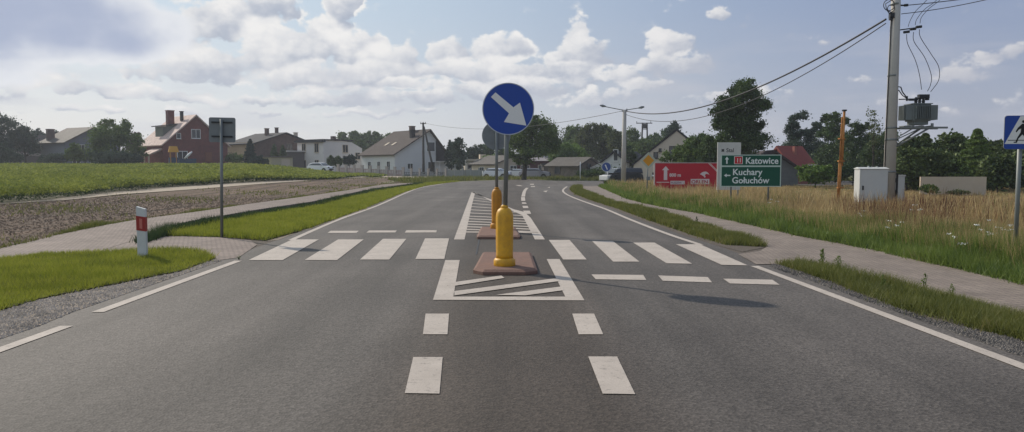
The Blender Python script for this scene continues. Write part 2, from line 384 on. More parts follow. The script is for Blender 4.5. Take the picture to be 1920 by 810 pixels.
# materials of the ground
def asphalt():
    m = mat('asphalt', (.085,.083,.080), .78, spec=.32); nt = m.node_tree; N = nt.nodes; Lk = nt.links; b = N['Principled BSDF']
    tc = N.new('ShaderNodeTexCoord')
    def nz(s, d=4, vec=None):
        n = N.new('ShaderNodeTexNoise'); n.inputs['Scale'].default_value = s; n.inputs['Detail'].default_value = d; Lk.new(vec or tc.outputs['Object'], n.inputs[0]); return n.outputs[0]
    def mrr(src, a, b_, c, d):
        r = N.new('ShaderNodeMapRange')
        for i, x in ((1,a),(2,b_),(3,c),(4,d)): r.inputs[i].default_value = x
        Lk.new(src, r.inputs[0]); return r.outputs[0]
    def mul(a, b_):
        k = N.new('ShaderNodeMath'); k.operation = 'MULTIPLY'; Lk.new(a, k.inputs[0]); Lk.new(b_, k.inputs[1]); return k.outputs[0]
    st = N.new('ShaderNodeVectorMath'); st.operation = 'MULTIPLY'; Lk.new(tc.outputs['Object'], st.inputs[0]); st.inputs[1].default_value = (1.0,.07,1)
    v = N.new('ShaderNodeTexVoronoi'); v.inputs['Scale'].default_value = 55; Lk.new(tc.outputs['Object'], v.inputs[0])
    sp = mrr(v.outputs['Color'], .1, .9, .68, 1.32)
    sp2 = mrr(nz(28, 6), .3, .7, .78, 1.22)
    big = mrr(nz(.35, 5), .3, .7, .80, 1.2); tr = mrr(nz(1.3, 4, st.outputs[0]), .34, .66, .74, 1.2)
    f = mul(mul(sp, sp2), mul(big, tr))
    # worn brownish middle strip between the lanes, grey wheel lanes
    sx = N.new('ShaderNodeSeparateXYZ'); Lk.new(tc.outputs['Object'], sx.inputs[0])
    ab = N.new('ShaderNodeMath'); ab.operation = 'ABSOLUTE'; Lk.new(sx.outputs[0], ab.inputs[0])
    c = N.new('ShaderNodeMix'); c.data_type = 'RGBA'; c.inputs[6].default_value = (.062,.049,.039,1); c.inputs[7].default_value = (.092,.080,.070,1)
    Lk.new(mrr(ab.outputs[0], .6, 1.3, 0, 1), c.inputs[0])
    mx = N.new('ShaderNodeMix'); mx.data_type = 'RGBA'; mx.blend_type = 'MULTIPLY'; mx.inputs[0].default_value = 1; Lk.new(c.outputs[2], mx.inputs[6]); Lk.new(f, mx.inputs[7])
    Lk.new(mx.outputs[2], b.inputs['Base Color'])
    bp = N.new('ShaderNodeBump'); bp.inputs['Strength'].default_value = .45; bp.inputs['Distance'].default_value = .006; Lk.new(v.outputs['Distance'], bp.inputs['Height']); Lk.new(bp.outputs[0], b.inputs['Normal'])
    return m
M['asphalt'] = asphalt()
def roadpaint():
    m = mat('road_marking_paint', (.50,.435,.375), .8, noise=[(60,.5,(.37,.32,.275)),(2.2,.6,(.36,.31,.265))], bump=(160,.4,.004))
    nt = m.node_tree; N = nt.nodes; Lk = nt.links; b = N['Principled BSDF']; tc = N.new('ShaderNodeTexCoord')
    src = b.inputs['Base Color'].links[0].from_socket
    n = N.new('ShaderNodeTexNoise'); n.inputs['Scale'].default_value = 16; n.inputs['Detail'].default_value = 9; n.inputs['Roughness'].default_value = .82; Lk.new(tc.outputs['Object'], n.inputs[0])
    r = N.new('ShaderNodeMapRange'); r.inputs[1].default_value = .545; r.inputs[2].default_value = .66; r.inputs[4].default_value = .75; Lk.new(n.outputs[0], r.inputs[0])
    mx = N.new('ShaderNodeMix'); mx.data_type = 'RGBA'; Lk.new(r.outputs[0], mx.inputs[0]); Lk.new(src, mx.inputs[6]); mx.inputs[7].default_value = (.12,.11,.10,1)
    Lk.new(mx.outputs[2], b.inputs['Base Color']); return m
M['roadpaint'] = roadpaint()
M['land'] = mat('dry_grassland', (.13,.14,.05), .95, noise=[(.05,.6,(.20,.17,.08)),(.8,.6,(.08,.10,.035)),(9,.5,(.22,.19,.10))], bump=(5,.5,.08))
M['turf'] = mat('turf', (.06,.065,.025), .95, noise=[(2,.6,(.075,.06,.04)),(15,.5,(.085,.065,.045))], bump=(20,.6,.03))
M['soil'] = mat('ploughed_soil', (.125,.082,.053), .97, noise=[(.5,.4,(.10,.066,.043)),(4,.4,(.165,.112,.076)),(22,.4,(.08,.053,.035))], bump=(9,1,.12))
def furrows():
    m = M['soil']; nt = m.node_tree; N = nt.nodes; Lk = nt.links; b = N['Principled BSDF']; tc = N.new('ShaderNodeTexCoord')
    a, c = G(0, 467), G(722, 349); ang = math.atan2(c.y-a.y, c.x-a.x)
    mp = N.new('ShaderNodeMapping'); mp.inputs['Rotation'].default_value = (0, 0, -ang); mp.vector_type = 'POINT'; Lk.new(tc.outputs['Object'], mp.inputs[0])
    sc = N.new('ShaderNodeVectorMath'); sc.operation = 'MULTIPLY'; sc.inputs[1].default_value = (.10, 1.7, 1); Lk.new(mp.outputs[0], sc.inputs[0])
    n = N.new('ShaderNodeTexNoise'); n.inputs['Scale'].default_value = 1; n.inputs['Detail'].default_value = 6; n.inputs['Roughness'].default_value = .7; Lk.new(sc.outputs[0], n.inputs[0])
    r = N.new('ShaderNodeMapRange'); r.inputs[1].default_value = .35; r.inputs[2].default_value = .65; r.inputs[3].default_value = .32; r.inputs[4].default_value = 1.65; Lk.new(n.outputs[0], r.inputs[0])
    mx = N.new('ShaderNodeMix'); mx.data_type = 'RGBA'; mx.blend_type = 'MULTIPLY'; mx.inputs[0].default_value = 1
    Lk.new(b.inputs['Base Color'].links[0].from_socket, mx.inputs[6]); Lk.new(r.outputs[0], mx.inputs[7]); Lk.new(mx.outputs[2], b.inputs['Base Color'])
furrows()
M['sand'] = mat('sandy_track', (.38,.31,.235), .95, noise=[(.6,.5,(.28,.23,.17)),(8,.4,(.44,.37,.29))], bump=(14,.5,.03))
M['gravel'] = mat('gravel', (.30,.24,.185), .95, noise=[(1.2,.5,(.22,.18,.14)),(18,.6,(.38,.31,.24)),(60,.5,(.08,.075,.07))], bump=(50,1,.02))
M['paver'] = brickmat('paving_blocks', (.25,.195,.165), (.205,.16,.135), (.12,.095,.08), 5, .5, .5, .035, vec=(0,0,R(4)))
M['paver_r'] = brickmat('footpath_surface', (.265,.215,.175), (.225,.18,.15), (.12,.10,.085), 5, .5, .5, .03, vec=(0,0,R(-18)))
M['rubber_red'] = mat('red_island_kerb', (.185,.10,.075), .9, noise=[(5,.6,(.12,.072,.057)),(50,.5,(.25,.165,.13))], bump=(60,.4,.005))

# wide land: fine near, coarse far, reaching the horizon
def land():
    ys = np.unique(np.concatenate([np.arange(-40, 0, 8), np.arange(0, 200, 5), np.geomspace(200, 4500, 22)]))
    xs = np.unique(np.concatenate([-np.geomspace(150, 4500, 20), np.arange(-150, 151, 5), np.geomspace(150, 4500, 20)]))
    X, Y = np.meshgrid(xs, ys); Z = terr(X, Y)
    n, m_ = X.shape; vs = np.stack([X, Y, Z-.02], -1).reshape(-1, 3).tolist()
    fs = [(j*m_+i, j*m_+i+1, (j+1)*m_+i+1, (j+1)*m_+i) for j in range(n-1) for i in range(m_-1)]
    mb = MB(); mb.add(vs, fs, True); o = mb.build('ground', M['land'], recalc=False); o['kind'] = 'structure'
land()

# road edges, read off the photograph's two edge lines
RL = W([(1920,690),(1415,500),(1314,460),(1251,439),(1181,412),(1134,392),(1090,376.5),(1063,365),(1055.5,357),(1063,350)])
RL = [ext(RL[0], RL[1], 9)]+RL
LL = W([(0,658),(125,613),(183,587),(447,490),(546,451),(635,412.5),(710,385),(760,362.5),(785,353),(810,348),(830,345)])
LLx = [ext(LL[0], LL[1], 7)]+LL
north = W([(872,340.2),(935,337.8),(1000,337.3),(1040,339),(1145,339.5)])
north += [(48, 80), (90, 82)]
south = [(90, 62), (30, 60.5)]+W([(1145,349),(1090,349.5)])
road_pts = offs(LLx, -.32)+[north[0]]+north[1:]+south+[(x+.30, y) for x, y in reversed(RL)]
sheet('road', road_pts, .006, M['asphalt'])
# left side
swU = W([(0,467),(99,445),(197,431),(275,420),(375,405),(460,391),(560,376),(660,360),(722,349),(772,344)])
swL = W([(0,490),(79,479),(178,475),(240,455),(276,443),(340,428),(412,415),(480,402),(585,385),(685,361),(760,349),(785,345.5)])
swU = [ext(swU[0], swU[1], 16)]+swU; swL = [ext(swL[0], swL[1], 12)]+swL
swh = lambda x, y: .016+.14*float(sm(15.5, 20, y))*float(1-sm(60, 75, y))
sheet('footpath', swU+swL[::-1], .016, M['paver'], cell=4, skirt=.14, zf=swh)
apron = W([(0,489),(79,478),(178,474),(276,443),(340,444),(415,446),(470,452),(482,460),(447,484),(411,489),(330,486),(200,486),(0,500)])
sheet('footpath_apron', apron, .012, M['paver'])
lawnA = W([(0,490),(79,478.5),(178,474.5),(316,472.6),(375,474.5),(403,486),(336,510),(197.5,537.7),(79,561),(24,577)])
lawnA = [ext(lawnA[0], lawnA[1], 8)]+lawnA+[ext(lawnA[-1], lawnA[-2], 7)]
sheet('verge_turf', lawnA, .02, M['turf'])
lawnB = W([(300,443),(415,445.5),(497,452),(585,427),(685,391),(760,360),(797,349),(860,340)])+W([(785,345),(760,349.5),(685,362),(585,387),(480,404),(412,417),(340,430)])
sheet('verge_turf', lawnB, .016, M['turf'])
gravA = [ext(LL[0], LL[1], 7)]+LL[:4]+W([(470,480),(497,452),(420,485),(403,487),(336,511),(197.5,539),(79,562),(24,578)])
gravA = [(x-.28, y) for x, y in gravA[:5]]+W([(411,489),(403,487),(336,511),(197.5,539),(79,562),(24,578)])
gravA += [ext(gravA[-1], gravA[-2], 6)]
sheet('gravel_shoulder', gravA, .010, M['gravel'])
gravB = [(x-.28, y) for x, y in LL[4:]]+W([(860,340.5),(797,349.5),(760,361),(685,392.5),(585,429),(497,453)])
sheet('gravel_shoulder', gravB, .010, M['gravel'])
# the ploughed field, its sandy margin, the far track
soil = [swU[0], swU[1]]+swU[2:-1]+W([(772,342.5),(735,330.5),(685,333),(560,341),(480,346.5),(375,355),(225,366),(125,376),(0,384),(-250,402)])
soil = [(x, y+.0) for x, y in soil]
sheet('ploughed_field', soil, .010, M['soil'], cell=4)
margin = W([(735,330),(685,332.5),(560,340.5),(480,346),(375,354.5),(225,365),(125,375.5),(0,383.5),(-250,401),(-250,385),(0,372),(100,366),(175,358),(300,348),(425,340),(560,334),(660,329)])
sheet('sandy_margin', margin, .022, M['sand'], cell=4)
track = W([(735,329),(800,334),(875,337),(925,336.5),(925,333.5),(850,329.5),(760,327)])
def wxy(px, Y): q = base(px, Y); return (q.x, q.y)
track = [wxy(1000, 89), wxy(900, 90), wxy(830, 92), wxy(770, 100), wxy(700, 108), wxy(640, 112), wxy(560, 113), wxy(430, 114), wxy(430, 121), wxy(560, 121), wxy(640, 121), wxy(700, 119), wxy(770, 116), wxy(850, 112), wxy(930, 103), wxy(1000, 99)]
sheet('sandy_road', track, .03, M['sand'], cell=5)
# right side
pL = W([(1091.6,356),(1122,370),(1157,381.6),(1204,393),(1263,407),(1298,419),(1345,433),(1392,447),(1438,464),(1425,472),(1384,478),(1418,497),(1470,497),(1500,492),(1571,506),(1658,530),(1737,549.6),(1816,569),(1920,601)])
pU = W([(1127,351),(1145.5,359),(1180.7,374),(1216,382.8),(1263,392),(1310,400),(1368,413),(1427,426),(1480,438),(1500,443),(1579,457),(1658,473),(1737,491),(1816,508),(1920,534)])
pL = W([(1090,349.6)])+pL+[ext(pL[-1], pL[-2], 9)]; pU = W([(1127,349.3)])+pU+[ext(pU[-1], pU[-2], 12)]
sheet('footpath', pL+pU[::-1], .016, M['paver_r'])
M['shoulder'] = mat('shoulder_dirt', (.115,.092,.073), .97, noise=[(1.5,.5,(.08,.066,.055)),(20,.6,(.17,.14,.11)),(60,.5,(.06,.05,.042))], bump=(40,.8,.02))
sheet('dirt_shoulder', [(x+.1, y) for x, y in RL]+[(x+.15, y) for x, y in pL[:8]][:]+[(x+.3, y) for x, y in pL[14:]], .003, M['shoulder'])
sheet('dirt_shoulder', [(x-.1, y) for x, y in LLx]+[(x-.1, y) for x, y in swL[:-1]][::-1], .003, M['shoulder'])
vR1 = [(x+.28, y) for x, y in RL[3:]]+pL[0:10]+W([(1392,473)])     # far piece, beyond the crossing
sheet('verge_soil', vR1, .010, M['shoulder'])
nearl = [(x+.28, y) for x, y in RL[:3]]
vR2 = nearl+pL[13:]
sheet('gravel_shoulder', vR2, .010, M['shoulder'])
# ================================================================ painted markings (thin sheets on the asphalt)
def paint(quads, z=.012, name='road_marking', m=None):
    mb = MB()
    for q in quads:
        mb.add([(p[0], p[1], z) for p in q], [tuple(range(len(q)))])
    o = mb.build(name, m or M['roadpaint'])
    if sum(p.normal.z for p in o.data.polygons) < 0: o.data.flip_normals()
    o['kind'] = 'structure'; return o
def strip(pts, w):
    L_, R_ = [], []
    for i, p in enumerate(pts):
        a = Vector(pts[max(i-1, 0)]); b = Vector(pts[min(i+1, len(pts)-1)]); t = (b-a).normalized(); n = Vector((-t.y, t.x))*w/2
        L_.append(tuple(Vector(p)+n)); R_.append(tuple(Vector(p)-n))
    return [[R_[i], R_[i+1], L_[i+1], L_[i]] for i in range(len(pts)-1)]
def smoothline(pts, n=5):
    out = []
    for i in range(len(pts)-1):
        p0, p1, p2, p3 = [Vector(pts[max(0, min(len(pts)-1, k))]) for k in (i-1, i, i+1, i+2)]
        for k in range(n):
            t = k/n; out.append(tuple(.5*((2*p1)+(p2-p0)*t+(2*p0-5*p1+4*p2-p3)*t*t+(3*p1-p0-3*p2+p3)*t**3)))
    return out+[tuple(pts[-1])]
paint(strip(RL[:3], .13)+strip(smoothline(RL[3:]), .13), name='edge_line')
e0 = ext(LL[0], LL[1], 1.2)
paint(strip([e0, LL[1]], .13)+strip(LL[2:4], .13)+strip(smoothline(LL[4:]), .13), name='edge_line')
Q = lambda *l: [W(q) for q in l]
paint(Q([(548,450),(598,450),(530,489),(466,489)],[(634,450),(682,450),(632,489),(571,489)],[(718,449),(762,449),(730,488),(675,488)],[(797,448),(842,448),(833,487),(779,487)],
 [(1029,451),(1068,451),(1100,488),(1056,488)],[(1110,453),(1149,453),(1199,492),(1150,492)],[(1187,456),(1227,456),(1298,496),(1250,495)],[(1267,459),(1312,459),(1402,499),(1353,498)]), .0135, 'crosswalk_stripes')
paint(Q([(620,433.6),(673,433.6),(668,437.6),(614,437.6)],[(692,433),(744,433),(741,436.6),(687,437)],[(762,432.6),(819,432.6),(818,436.6),(759,437)],
 [(1109,516),(1206,517),(1212,526.5),(1117,525)],[(1234,518),(1327,521),(1335,531),(1243,528)],[(1356,524),(1448,526),(1462,535.5),(1369,533)]), name='give_way_line')
paint(Q([(835,489),(862,489),(850,558),(1060,558),(1025,487),(1049,487),(1096,565),(812,564)]), .0125, 'island_border_marking')
paint(Q([(852,531),(940,518.5),(946,523),(852,538)],[(852,548),(1047,523),(1049,529),(852,556)],[(930,555),(1055,539),(1058,546),(985,556)]), .0155, 'island_hatching')
paint(Q([(798,590),(842,590),(839,629),(793,629)],[(1073,590),(1114,590),(1131,629),(1085,629)],[(775,672),(830,672),(824,741),(759,740)],[(1103,671),(1157,671),(1191,742),(1130,741)]), name='lane_dashes')
b1 = Q([(884,361),(891,361.5),(886,380),(871,450),(851,450)],[(891,361.5),(884,361),(886,360.5),(921,374.5),(963,393),(963,397),(921,378)],[(963,393),(983,398),(995,409),(1021.6,450),(1003,450),(979,404),(963,397)])
paint(b1, .0125, 'far_island_border_marking')
hs = []
for k, y in enumerate([371,376,382,388,394,400,406,411,416,421,426,431,436]):
    xl = 889-(y-366)*.235; yr = min(y+5+k*.0, 437); xr = 891.6+(yr-361)*1.95 if yr < 395 else 963+(yr-396)*.93+8
    th = .35+.055*k
    hs.append([(xl, y-th), (xr, yr-th), (xr+.5, yr+th), (xl-.3, y+th)])
paint([W(h) for h in hs], .0145, 'far_island_hatching')
paint(Q([(981,395.5),(993,395.5),(996,401.5),(984,401.5)],[(979.5,386.5),(989.5,386.5),(991,390.6),(981,390.6)],[(978.5,380),(986,380),(987.5,382.6),(979,382.6)],[(977,370),(984,370),(985,377),(977.5,377)]), name='lane_dashes')
paint(strip(smoothline(W([(981,369),(983,360),(986,355),(989,352.5)])), .2), name='centre_line')
paint(Q([(1018,358.6),(1027,357.4),(1024,360.8)],[(966,347.4),(975,347.4),(980,349),(973,349)],[(994,345),(1001,345),(1001,346.6),(994,346.6)],[(1026,352),(1031,350.6),(1031,352.6)],[(995,349.5),(1003,349),(1003,350.5),(996,351)]), name='lane_arrows')
M['tar'] = mat('crack_sealing', (.03,.028,.027), .55)
cr = smoothline([tuple(p) for p in W([(760,446),(840,446.5),(905,447.5),(1000,448.5),(1060,447.5),(1150,449),(1240,454),(1290,457)])], 6)
cr = [(x+random.uniform(-.02,.02), y+random.uniform(-.05,.05)) for x, y in cr]
paint(strip(cr, .018), .0105, 'crack_in_asphalt', M['tar'])
cr = smoothline([tuple(p) for p in W([(893,478),(897,458),(899,447)])], 4)
paint(strip(cr, .03), .0105, 'crack_in_asphalt', M['tar'])

# ================================================================ traffic islands, bollards, signs
M['yellow'] = mat('bollard_yellow', (.72,.37,.01), .5, spec=.4, noise=[(5,.6,(.56,.27,.012)),(14,.35,(.30,.15,.03)),(40,.3,(.66,.36,.03))], coat=.05)
M['amber'] = mat('bollard_amber', (.52,.22,.012), .55, noise=[(5,.5,(.38,.155,.012)),(14,.3,(.22,.10,.025))])
def island(pxs, label, h=.075):
    pts = W(pxs); c = Vector((sum(p[0] for p in pts)/len(pts), sum(p[1] for p in pts)/len(pts)))
    bm = bmesh.new(); lo = [bm.verts.new((p[0]-c.x, p[1]-c.y, 0)) for p in pts]
    mid = [bm.verts.new((v.co.x, v.co.y, h*.6)) for v in lo]; hi = [bm.verts.new((v.co.x*.90, v.co.y*.93, h)) for v in lo]
    n = len(lo)
    for a, b in ((lo, mid), (mid, hi)):
        for i in range(n): bm.faces.new((a[i], a[(i+1) % n], b[(i+1) % n], b[i]))
    bm.faces.new(hi); bmesh.ops.recalc_face_normals(bm, faces=bm.faces[:])
    me = bpy.data.meshes.new('traffic_island'); bm.to_mesh(me); bm.free(); me.materials.append(M['rubber_red'])
    o = bpy.data.objects.new('traffic_island', me); COL.objects.link(o); o.location = (c.x, c.y, .008)
    tag(o, label, 'traffic island', 'red island kerbs'); return o
island([(905,480),(996,480),(1008,514),(985,517),(905,517),(887,513)], 'larger nearer low red paved island with chamfered front carrying the yellow bollard')
island([(902,430.5),(966,430.5),(976,446),(974,449),(895,449),(894,446)], 'smaller farther low red paved island behind the first yellow bollard')
def bollard(foot, h, r, m, label, rc=None):
    rt = empty('bollard', foot, 0, label, 'bollard', 'yellow island bollards')
    mb = MB(); fl = lambda t, z: 1+.03*math.cos(8*t)*(1 if .2*h < z < .88*h else 0)
    mb.lathe((0,0,0), [(r*.93,.135*h),(r*.9,.2*h),(r*.9,.5*h),(r*.9,.84*h),(r*.86,.90*h),(r*.7,.955*h),(r*.45,.985*h),(r*.2,h)], 48, fl); mb.build('column', m, rt)
    mb = MB(); mb.lathe((0,0,0), [(r*1.10,0),(r*1.16,.015),(r*1.16,.10*h),(r*1.05,.125*h),(r*.94,.14*h)], 32); mb.build('foot_collar', m, rt)
    mb = MB(); mb.lathe((0,0,0), [(.05,h-.012),(.06,h+.008),(.035,h+.03)], 16); mb.build('cap', m, rt)
    return rt
f1 = G(946, 498, .08); z1 = .08
B1 = bollard((f1.x, f1.y, .075), hz(388, f1.y)-.075, .142, M['yellow'], 'bright yellow bollard on the nearer island under the blue arrow sign')
f2 = G(931, 430, .08)
B2 = bollard((f2.x, f2.y+.25, .075), hz(353.5, f2.y)-.075, .135, M['amber'], 'darker amber bollard on the farther island, half hidden by the near one')

def round_sign(px, py, Y, r, foot, back, label, pd=.034, tilt=0):
    c = P(px, py, Y); rt = empty('round_road_sign', (foot[0], foot[1], 0), 0, label, 'road sign')
    lc = Vector((c.x-foot[0], 0, c.z))
    s = 1 if not back else -1
    mb = MB(); zb = foot[2]; mb.tube([(0, 0, zb), (lc.x*.8, 0, c.z+r*.75)], pd, 14); mb.build('post', M['galv'], rt)
    Mx = facing(lc+Vector((0, -.05 if s == 1 else .05, 0)), 0)
    circ = lambda q, n=72: [(q*math.cos(2*math.pi*k/n), q*math.sin(2*math.pi*k/n)) for k in range(n)]
    mb = MB(); mb.prism(circ(r), Mx, .012 if s == 1 else -.012)
    plate = mb.build('sign_plate', M['signback'], rt)
    mb = MB(); mb.prism(circ(r*1.012), Mx @ Matrix.Translation((0,0,-.012)), .028); 
    for zz in (-r*.45, r*.45):                                       # clamp rails on the back
        mb2 = MB(); mb2.box(lc+Vector((0, -.028 if s == 1 else .03, zz)), (r*1.1, .02, .035))
        mb2.build('clamp_rail', M['darkmetal'] if s == 1 else M['signback'], rt)
    if s == 1:
        F = Mx @ Matrix.Translation((0, 0, .012))
        ring = MB(); a = circ(r*1.0); b_ = circ(r*.965)
        n = len(a); ring.add([F@Vector((x, y, .003)) for x, y in a]+[F@Vector((x, y, .003)) for x, y in b_], [(i, (i+1) % n, n+(i+1) % n, n+i) for i in range(n)])
        ring.build('rim', mat('sign_rim', (.42,.44,.48), .5), plate)
        bl = MB(); bl.prism(circ(r*.966), F, .002); bl.build('blue_face', M['blue'], plate)
        ar = MB(); A = [(-.67,.47),(-.50,.65),(.27,.03),(.47,.23),(.72,-.63),(-.17,-.47),(0,-.23)]
        A = [(-.665,.455),(-.49,.63),(.20,.06),(.45,.24),(.70,-.64),(-.165,-.50),(.03,-.17)]
        ar.prism([(x*r, y*r) for x, y in A], F @ Matrix.Translation((0,0,.002)), .003); ar.build('white_arrow', M['signwhite'], plate)
    else:
        st = MB(); st.prism(circ(r*1.0), Mx @ Matrix.Translation((0,0,.006)), .006); st.build('folded_rim', M['signback'], plate)
    return rt
yy = f1.y+.02
round_sign(953, 205, yy, 48*yy/FPX, (f1.x+.012, f1.y, hz(389, yy)), False, 'round blue sign with white arrow pointing down right above the yellow bollard', .034)
y2 = f2.y+.25
round_sign(930.5, 254, y2, .345, (f2.x, y2, hz(354, y2)), True, 'grey back of a round sign on the farther island', .036)

# zebra crossing signs
def zebra_sign(foot, rz, py_top, py_bot, pxc, label, size, show, lean=0):
    rt = empty('crossing_sign', foot, rz, label, 'road sign')
    Y = foot[1]; zt, zb = hz(py_top, Y)-foot[2], hz(py_bot, Y)-foot[2]; w = size; h = zt-zb; zc = (zt+zb)/2
    mb = MB(); mb.tube([(0,0,0), (0,0,zt-.04)], .032, 14); mb.build('post', M['galv'], rt)
    mb = MB()
    def rr(hw, hh, rad=.04, n=5):
        out = []
        for cx, cy, a0 in ((hw-rad, hh-rad, 0), (-hw+rad, hh-rad, 90), (-hw+rad, -hh+rad, 180), (hw-rad, -hh+rad, 270)):
            for k in range(n+1): t = R(a0+90*k/n); out.append((cx+rad*math.cos(t), cy+rad*math.sin(t)))
        return out
    Mx = facing(Vector((0, -.045 if show else .057, zc)))
    mb.prism(rr(w/2, h/2), Mx, .012); plate = mb.build('sign_plate', M['signback'], rt)
    for dz in (-h*.27, h*.3):
        mb = MB(); mb.box((0, -.02 if show else .034, zc+dz), (w*.78, .022, .035)); mb.build('clamp_rail', M['darkmetal'], rt)
    F = Mx @ Matrix.Translation((0,0,.012))
    if show:
        q = MB(); q.prism(rr(w/2-.004, h/2-.004), F, .002); q.build('blue_face', M['blue'], plate)
        F2 = F @ Matrix.Translation((0,0,.002)); t = MB(); s = w/2
        t.prism([(-.96*s, -.66*s), (.96*s, -.66*s), (.16*s, .93*s), (-.16*s, .93*s)], F2, .0015); t.build('white_triangle', M['signwhite'], plate)
        F3 = F2 @ Matrix.Translation((0,0,.0015)); k = MB()
        blk = M['black']
        k.prism([(-.80*s,-.47*s),(.80*s,-.47*s),(.80*s,-.43*s),(-.80*s,-.43*s)], F3, .001)
        k.build('kerb_line', blk, plate)
        k = MB(); F4 = F3 @ Matrix.Translation((0,0,.0012))
        hd = [(.02*s+.085*s*math.cos(a), .62*s+.085*s*math.sin(a)) for a in [2*math.pi*i/16 for i in range(16)]]
        k.prism(hd, F4, .001)
        body = [(-.05,.50),(.10,.50),(.17,.30),(.30,.12),(.26,.06),(.10,.20),(.08,-.02),(.28,-.30),(.34,-.58),(.24,-.58),(.18,-.32),(-.02,-.12),(-.22,-.36),(-.30,-.60),(-.48,-.60),(-.46,-.54),(-.37,-.53),(-.28,-.28),(-.12,.0),(-.10,.22),(-.22,.16),(-.34,.00),(-.39,.05),(-.28,.26)]
        k.prism([(x*s, y*s) for x, y in body], F4, .001); k.build('pedestrian_symbol', blk, plate)
    if lean: rt.rotation_euler = (0, R(lean), rz)
    return rt
fr = G(1902, 503)
zebra_sign((fr.x, fr.y, 0), R(-6), 217, 280, 1914, 'blue square crossing sign showing walking figure, cut off by the right edge', .53, True)
fl_ = G(416, 446)
zebra_sign((fl_.x, fl_.y, 0), R(0), 220, 266.5, 420, 'grey back of a square sign on a leaning post beside the left crossing', .585, False, 1.2)

# kilometre delineator post
pf = G(268, 486); rt = empty('delineator_post', (pf.x, pf.y, .0), R(8), 'white roadside marker post with slanted top and red band in the left verge', 'marker post')
hh = hz(387, pf.y)
def slat(z0a, z0b, z1a, z1b, w=.070, t=.045, name='shaft', m=None, parent=None, grow=0):
    w += grow; t += grow
    mb = MB(); mb.add([(-w,-t,z0a),(w,-t,z0b),(w,t,z0b),(-w,t,z0a),(-w,-t,z1a),(w,-t,z1b),(w,t,z1b),(-w,t,z1a)],
        [(0,1,2,3),(4,5,6,7),(0,1,5,4),(1,2,6,5),(2,3,7,6),(3,0,4,7)]); return mb.build(name, m, parent)
slat(0, 0, hh, hh-.045, name='shaft', m=mat('delineator_white', (.62,.62,.60), .6, noise=[(8,.4,(.5,.5,.47))]), parent=rt)
slat(hh-.40, hh-.425, hh-.155, hh-.18, name='red_band', m=mat('delineator_red', (.34,.03,.025), .5), parent=rt, grow=.004)
mb = MB(); mb.prism([(-.022,-.08),(.022,-.09),(.022,.08),(-.022,.09)], facing(Vector((0,-.0485,hh-.29))), .003); mb.build('reflector', mat('reflector_pale_red', (.55,.16,.13), .3), rt)

# guide sign board
M['green'] = mat('sign_green', (.004,.082,.046), .5, noise=[(5,.3,(.004,.068,.038))])
M['palegreen'] = mat('sign_border_pale', (.50,.60,.52), .55)
Yg = 27.0; gL, gR = P(1351, 320, Yg), P(1464, 320, Yg); gx = (gL.x+gR.x)/2; gw = gR.x-gL.x; zt, zb = hz(290, Yg), hz(350, Yg); gh = zt-zb
rt = empty('direction_sign', (gx, Yg, 0), R(-1), 'green direction board with white town names on two thin posts', 'road sign')
for px in (1372, 1442):
    mb = MB(); mb.tube([(P(px, 320, Yg).x-gx, .05, 0), (P(px, 320, Yg).x-gx, .05, zt-.1)], .033, 12); mb.build('post', M['galv'], rt)
bd = MB(); bd.box((0, 0, zb+gh/2), (gw, .03, gh)); board = bd.build('board', M['signback'], rt)
Fg = facing(Vector((0, -.015, zb)))
def rect(x0, x1, y0, y1): return [(x0, y0), (x1, y0), (x1, y1), (x0, y1)]
kx = gw/113.0; ky = gh/60.0; X = lambda px: (px-1407.5)*kx; Yk = lambda py: (350-py)*ky
mb = MB(); mb.prism(rect(-gw/2, gw/2, 0, gh), Fg, .002); mb.build('border', M['palegreen'], board)
F2 = Fg @ Matrix.Translation((0,0,.002)); mb = MB(); mb.prism(rect(X(1353.2), X(1462.2), Yk(310.2), Yk(291.5)), F2, .002); mb.prism(rect(X(1353.2), X(1462.2), Yk(348.6), Yk(313)), F2, .002); mb.build('green_field', M['green'], board)
F3 = F2 @ Matrix.Translation((0,0,.002))
mb = MB(); mb.prism(rect(X(1376), X(1392), Yk(307.5), Yk(293)), F3, .001); mb.build('road_number_rim', M['signwhite'], board)
F3b = F3 @ Matrix.Translation((0,0,.001)); mb = MB(); mb.prism(rect(X(1377), X(1391), Yk(306.8), Yk(293.8)), F3b, .001); mb.build('road_number_field', M['red'], board)
F4 = F3b @ Matrix.Translation((0,0,.002))
wt = mat('sign_lettering', (.72,.76,.72), .5)
text_obj('11', 11*ky, board, F4 @ Matrix.Translation((X(1380), Yk(304.3), 0)), wt, 'road_number', .9, bold=.004)
text_obj('Katowice', 17*ky, board, F3 @ Matrix.Translation((X(1397), Yk(307), 0)), wt, 'lettering', .95, bold=.006)
text_obj('Kuchary', 16.5*ky, board, F3 @ Matrix.Translation((X(1373.5), Yk(328), 0)), wt, 'lettering', 1.0, bold=.006)
text_obj('Gołuchów', 16.5*ky, board, F3 @ Matrix.Translation((X(1372.5), Yk(343.5), 0)), wt, 'lettering', 1.0, bold=.006)
mb = MB(); mb.prism([(X(1361.2),Yk(307)),(X(1363.8),Yk(307)),(X(1363.8),Yk(299)),(X(1366.2),Yk(299)),(X(1362.5),Yk(293.5)),(X(1358.8),Yk(299)),(X(1361.2),Yk(299))], F3, .001); mb.build('up_arrow', wt, board)
mb = MB(); mb.prism([(X(1369.5),Yk(330)),(X(1369.5),Yk(327.8)),(X(1362.5),Yk(327.8)),(X(1362.5),Yk(325.6)),(X(1357.5),Yk(328.9)),(X(1362.5),Yk(332.2)),(X(1362.5),Yk(330))], F3, .001); mb.build('left_arrow', wt, board)

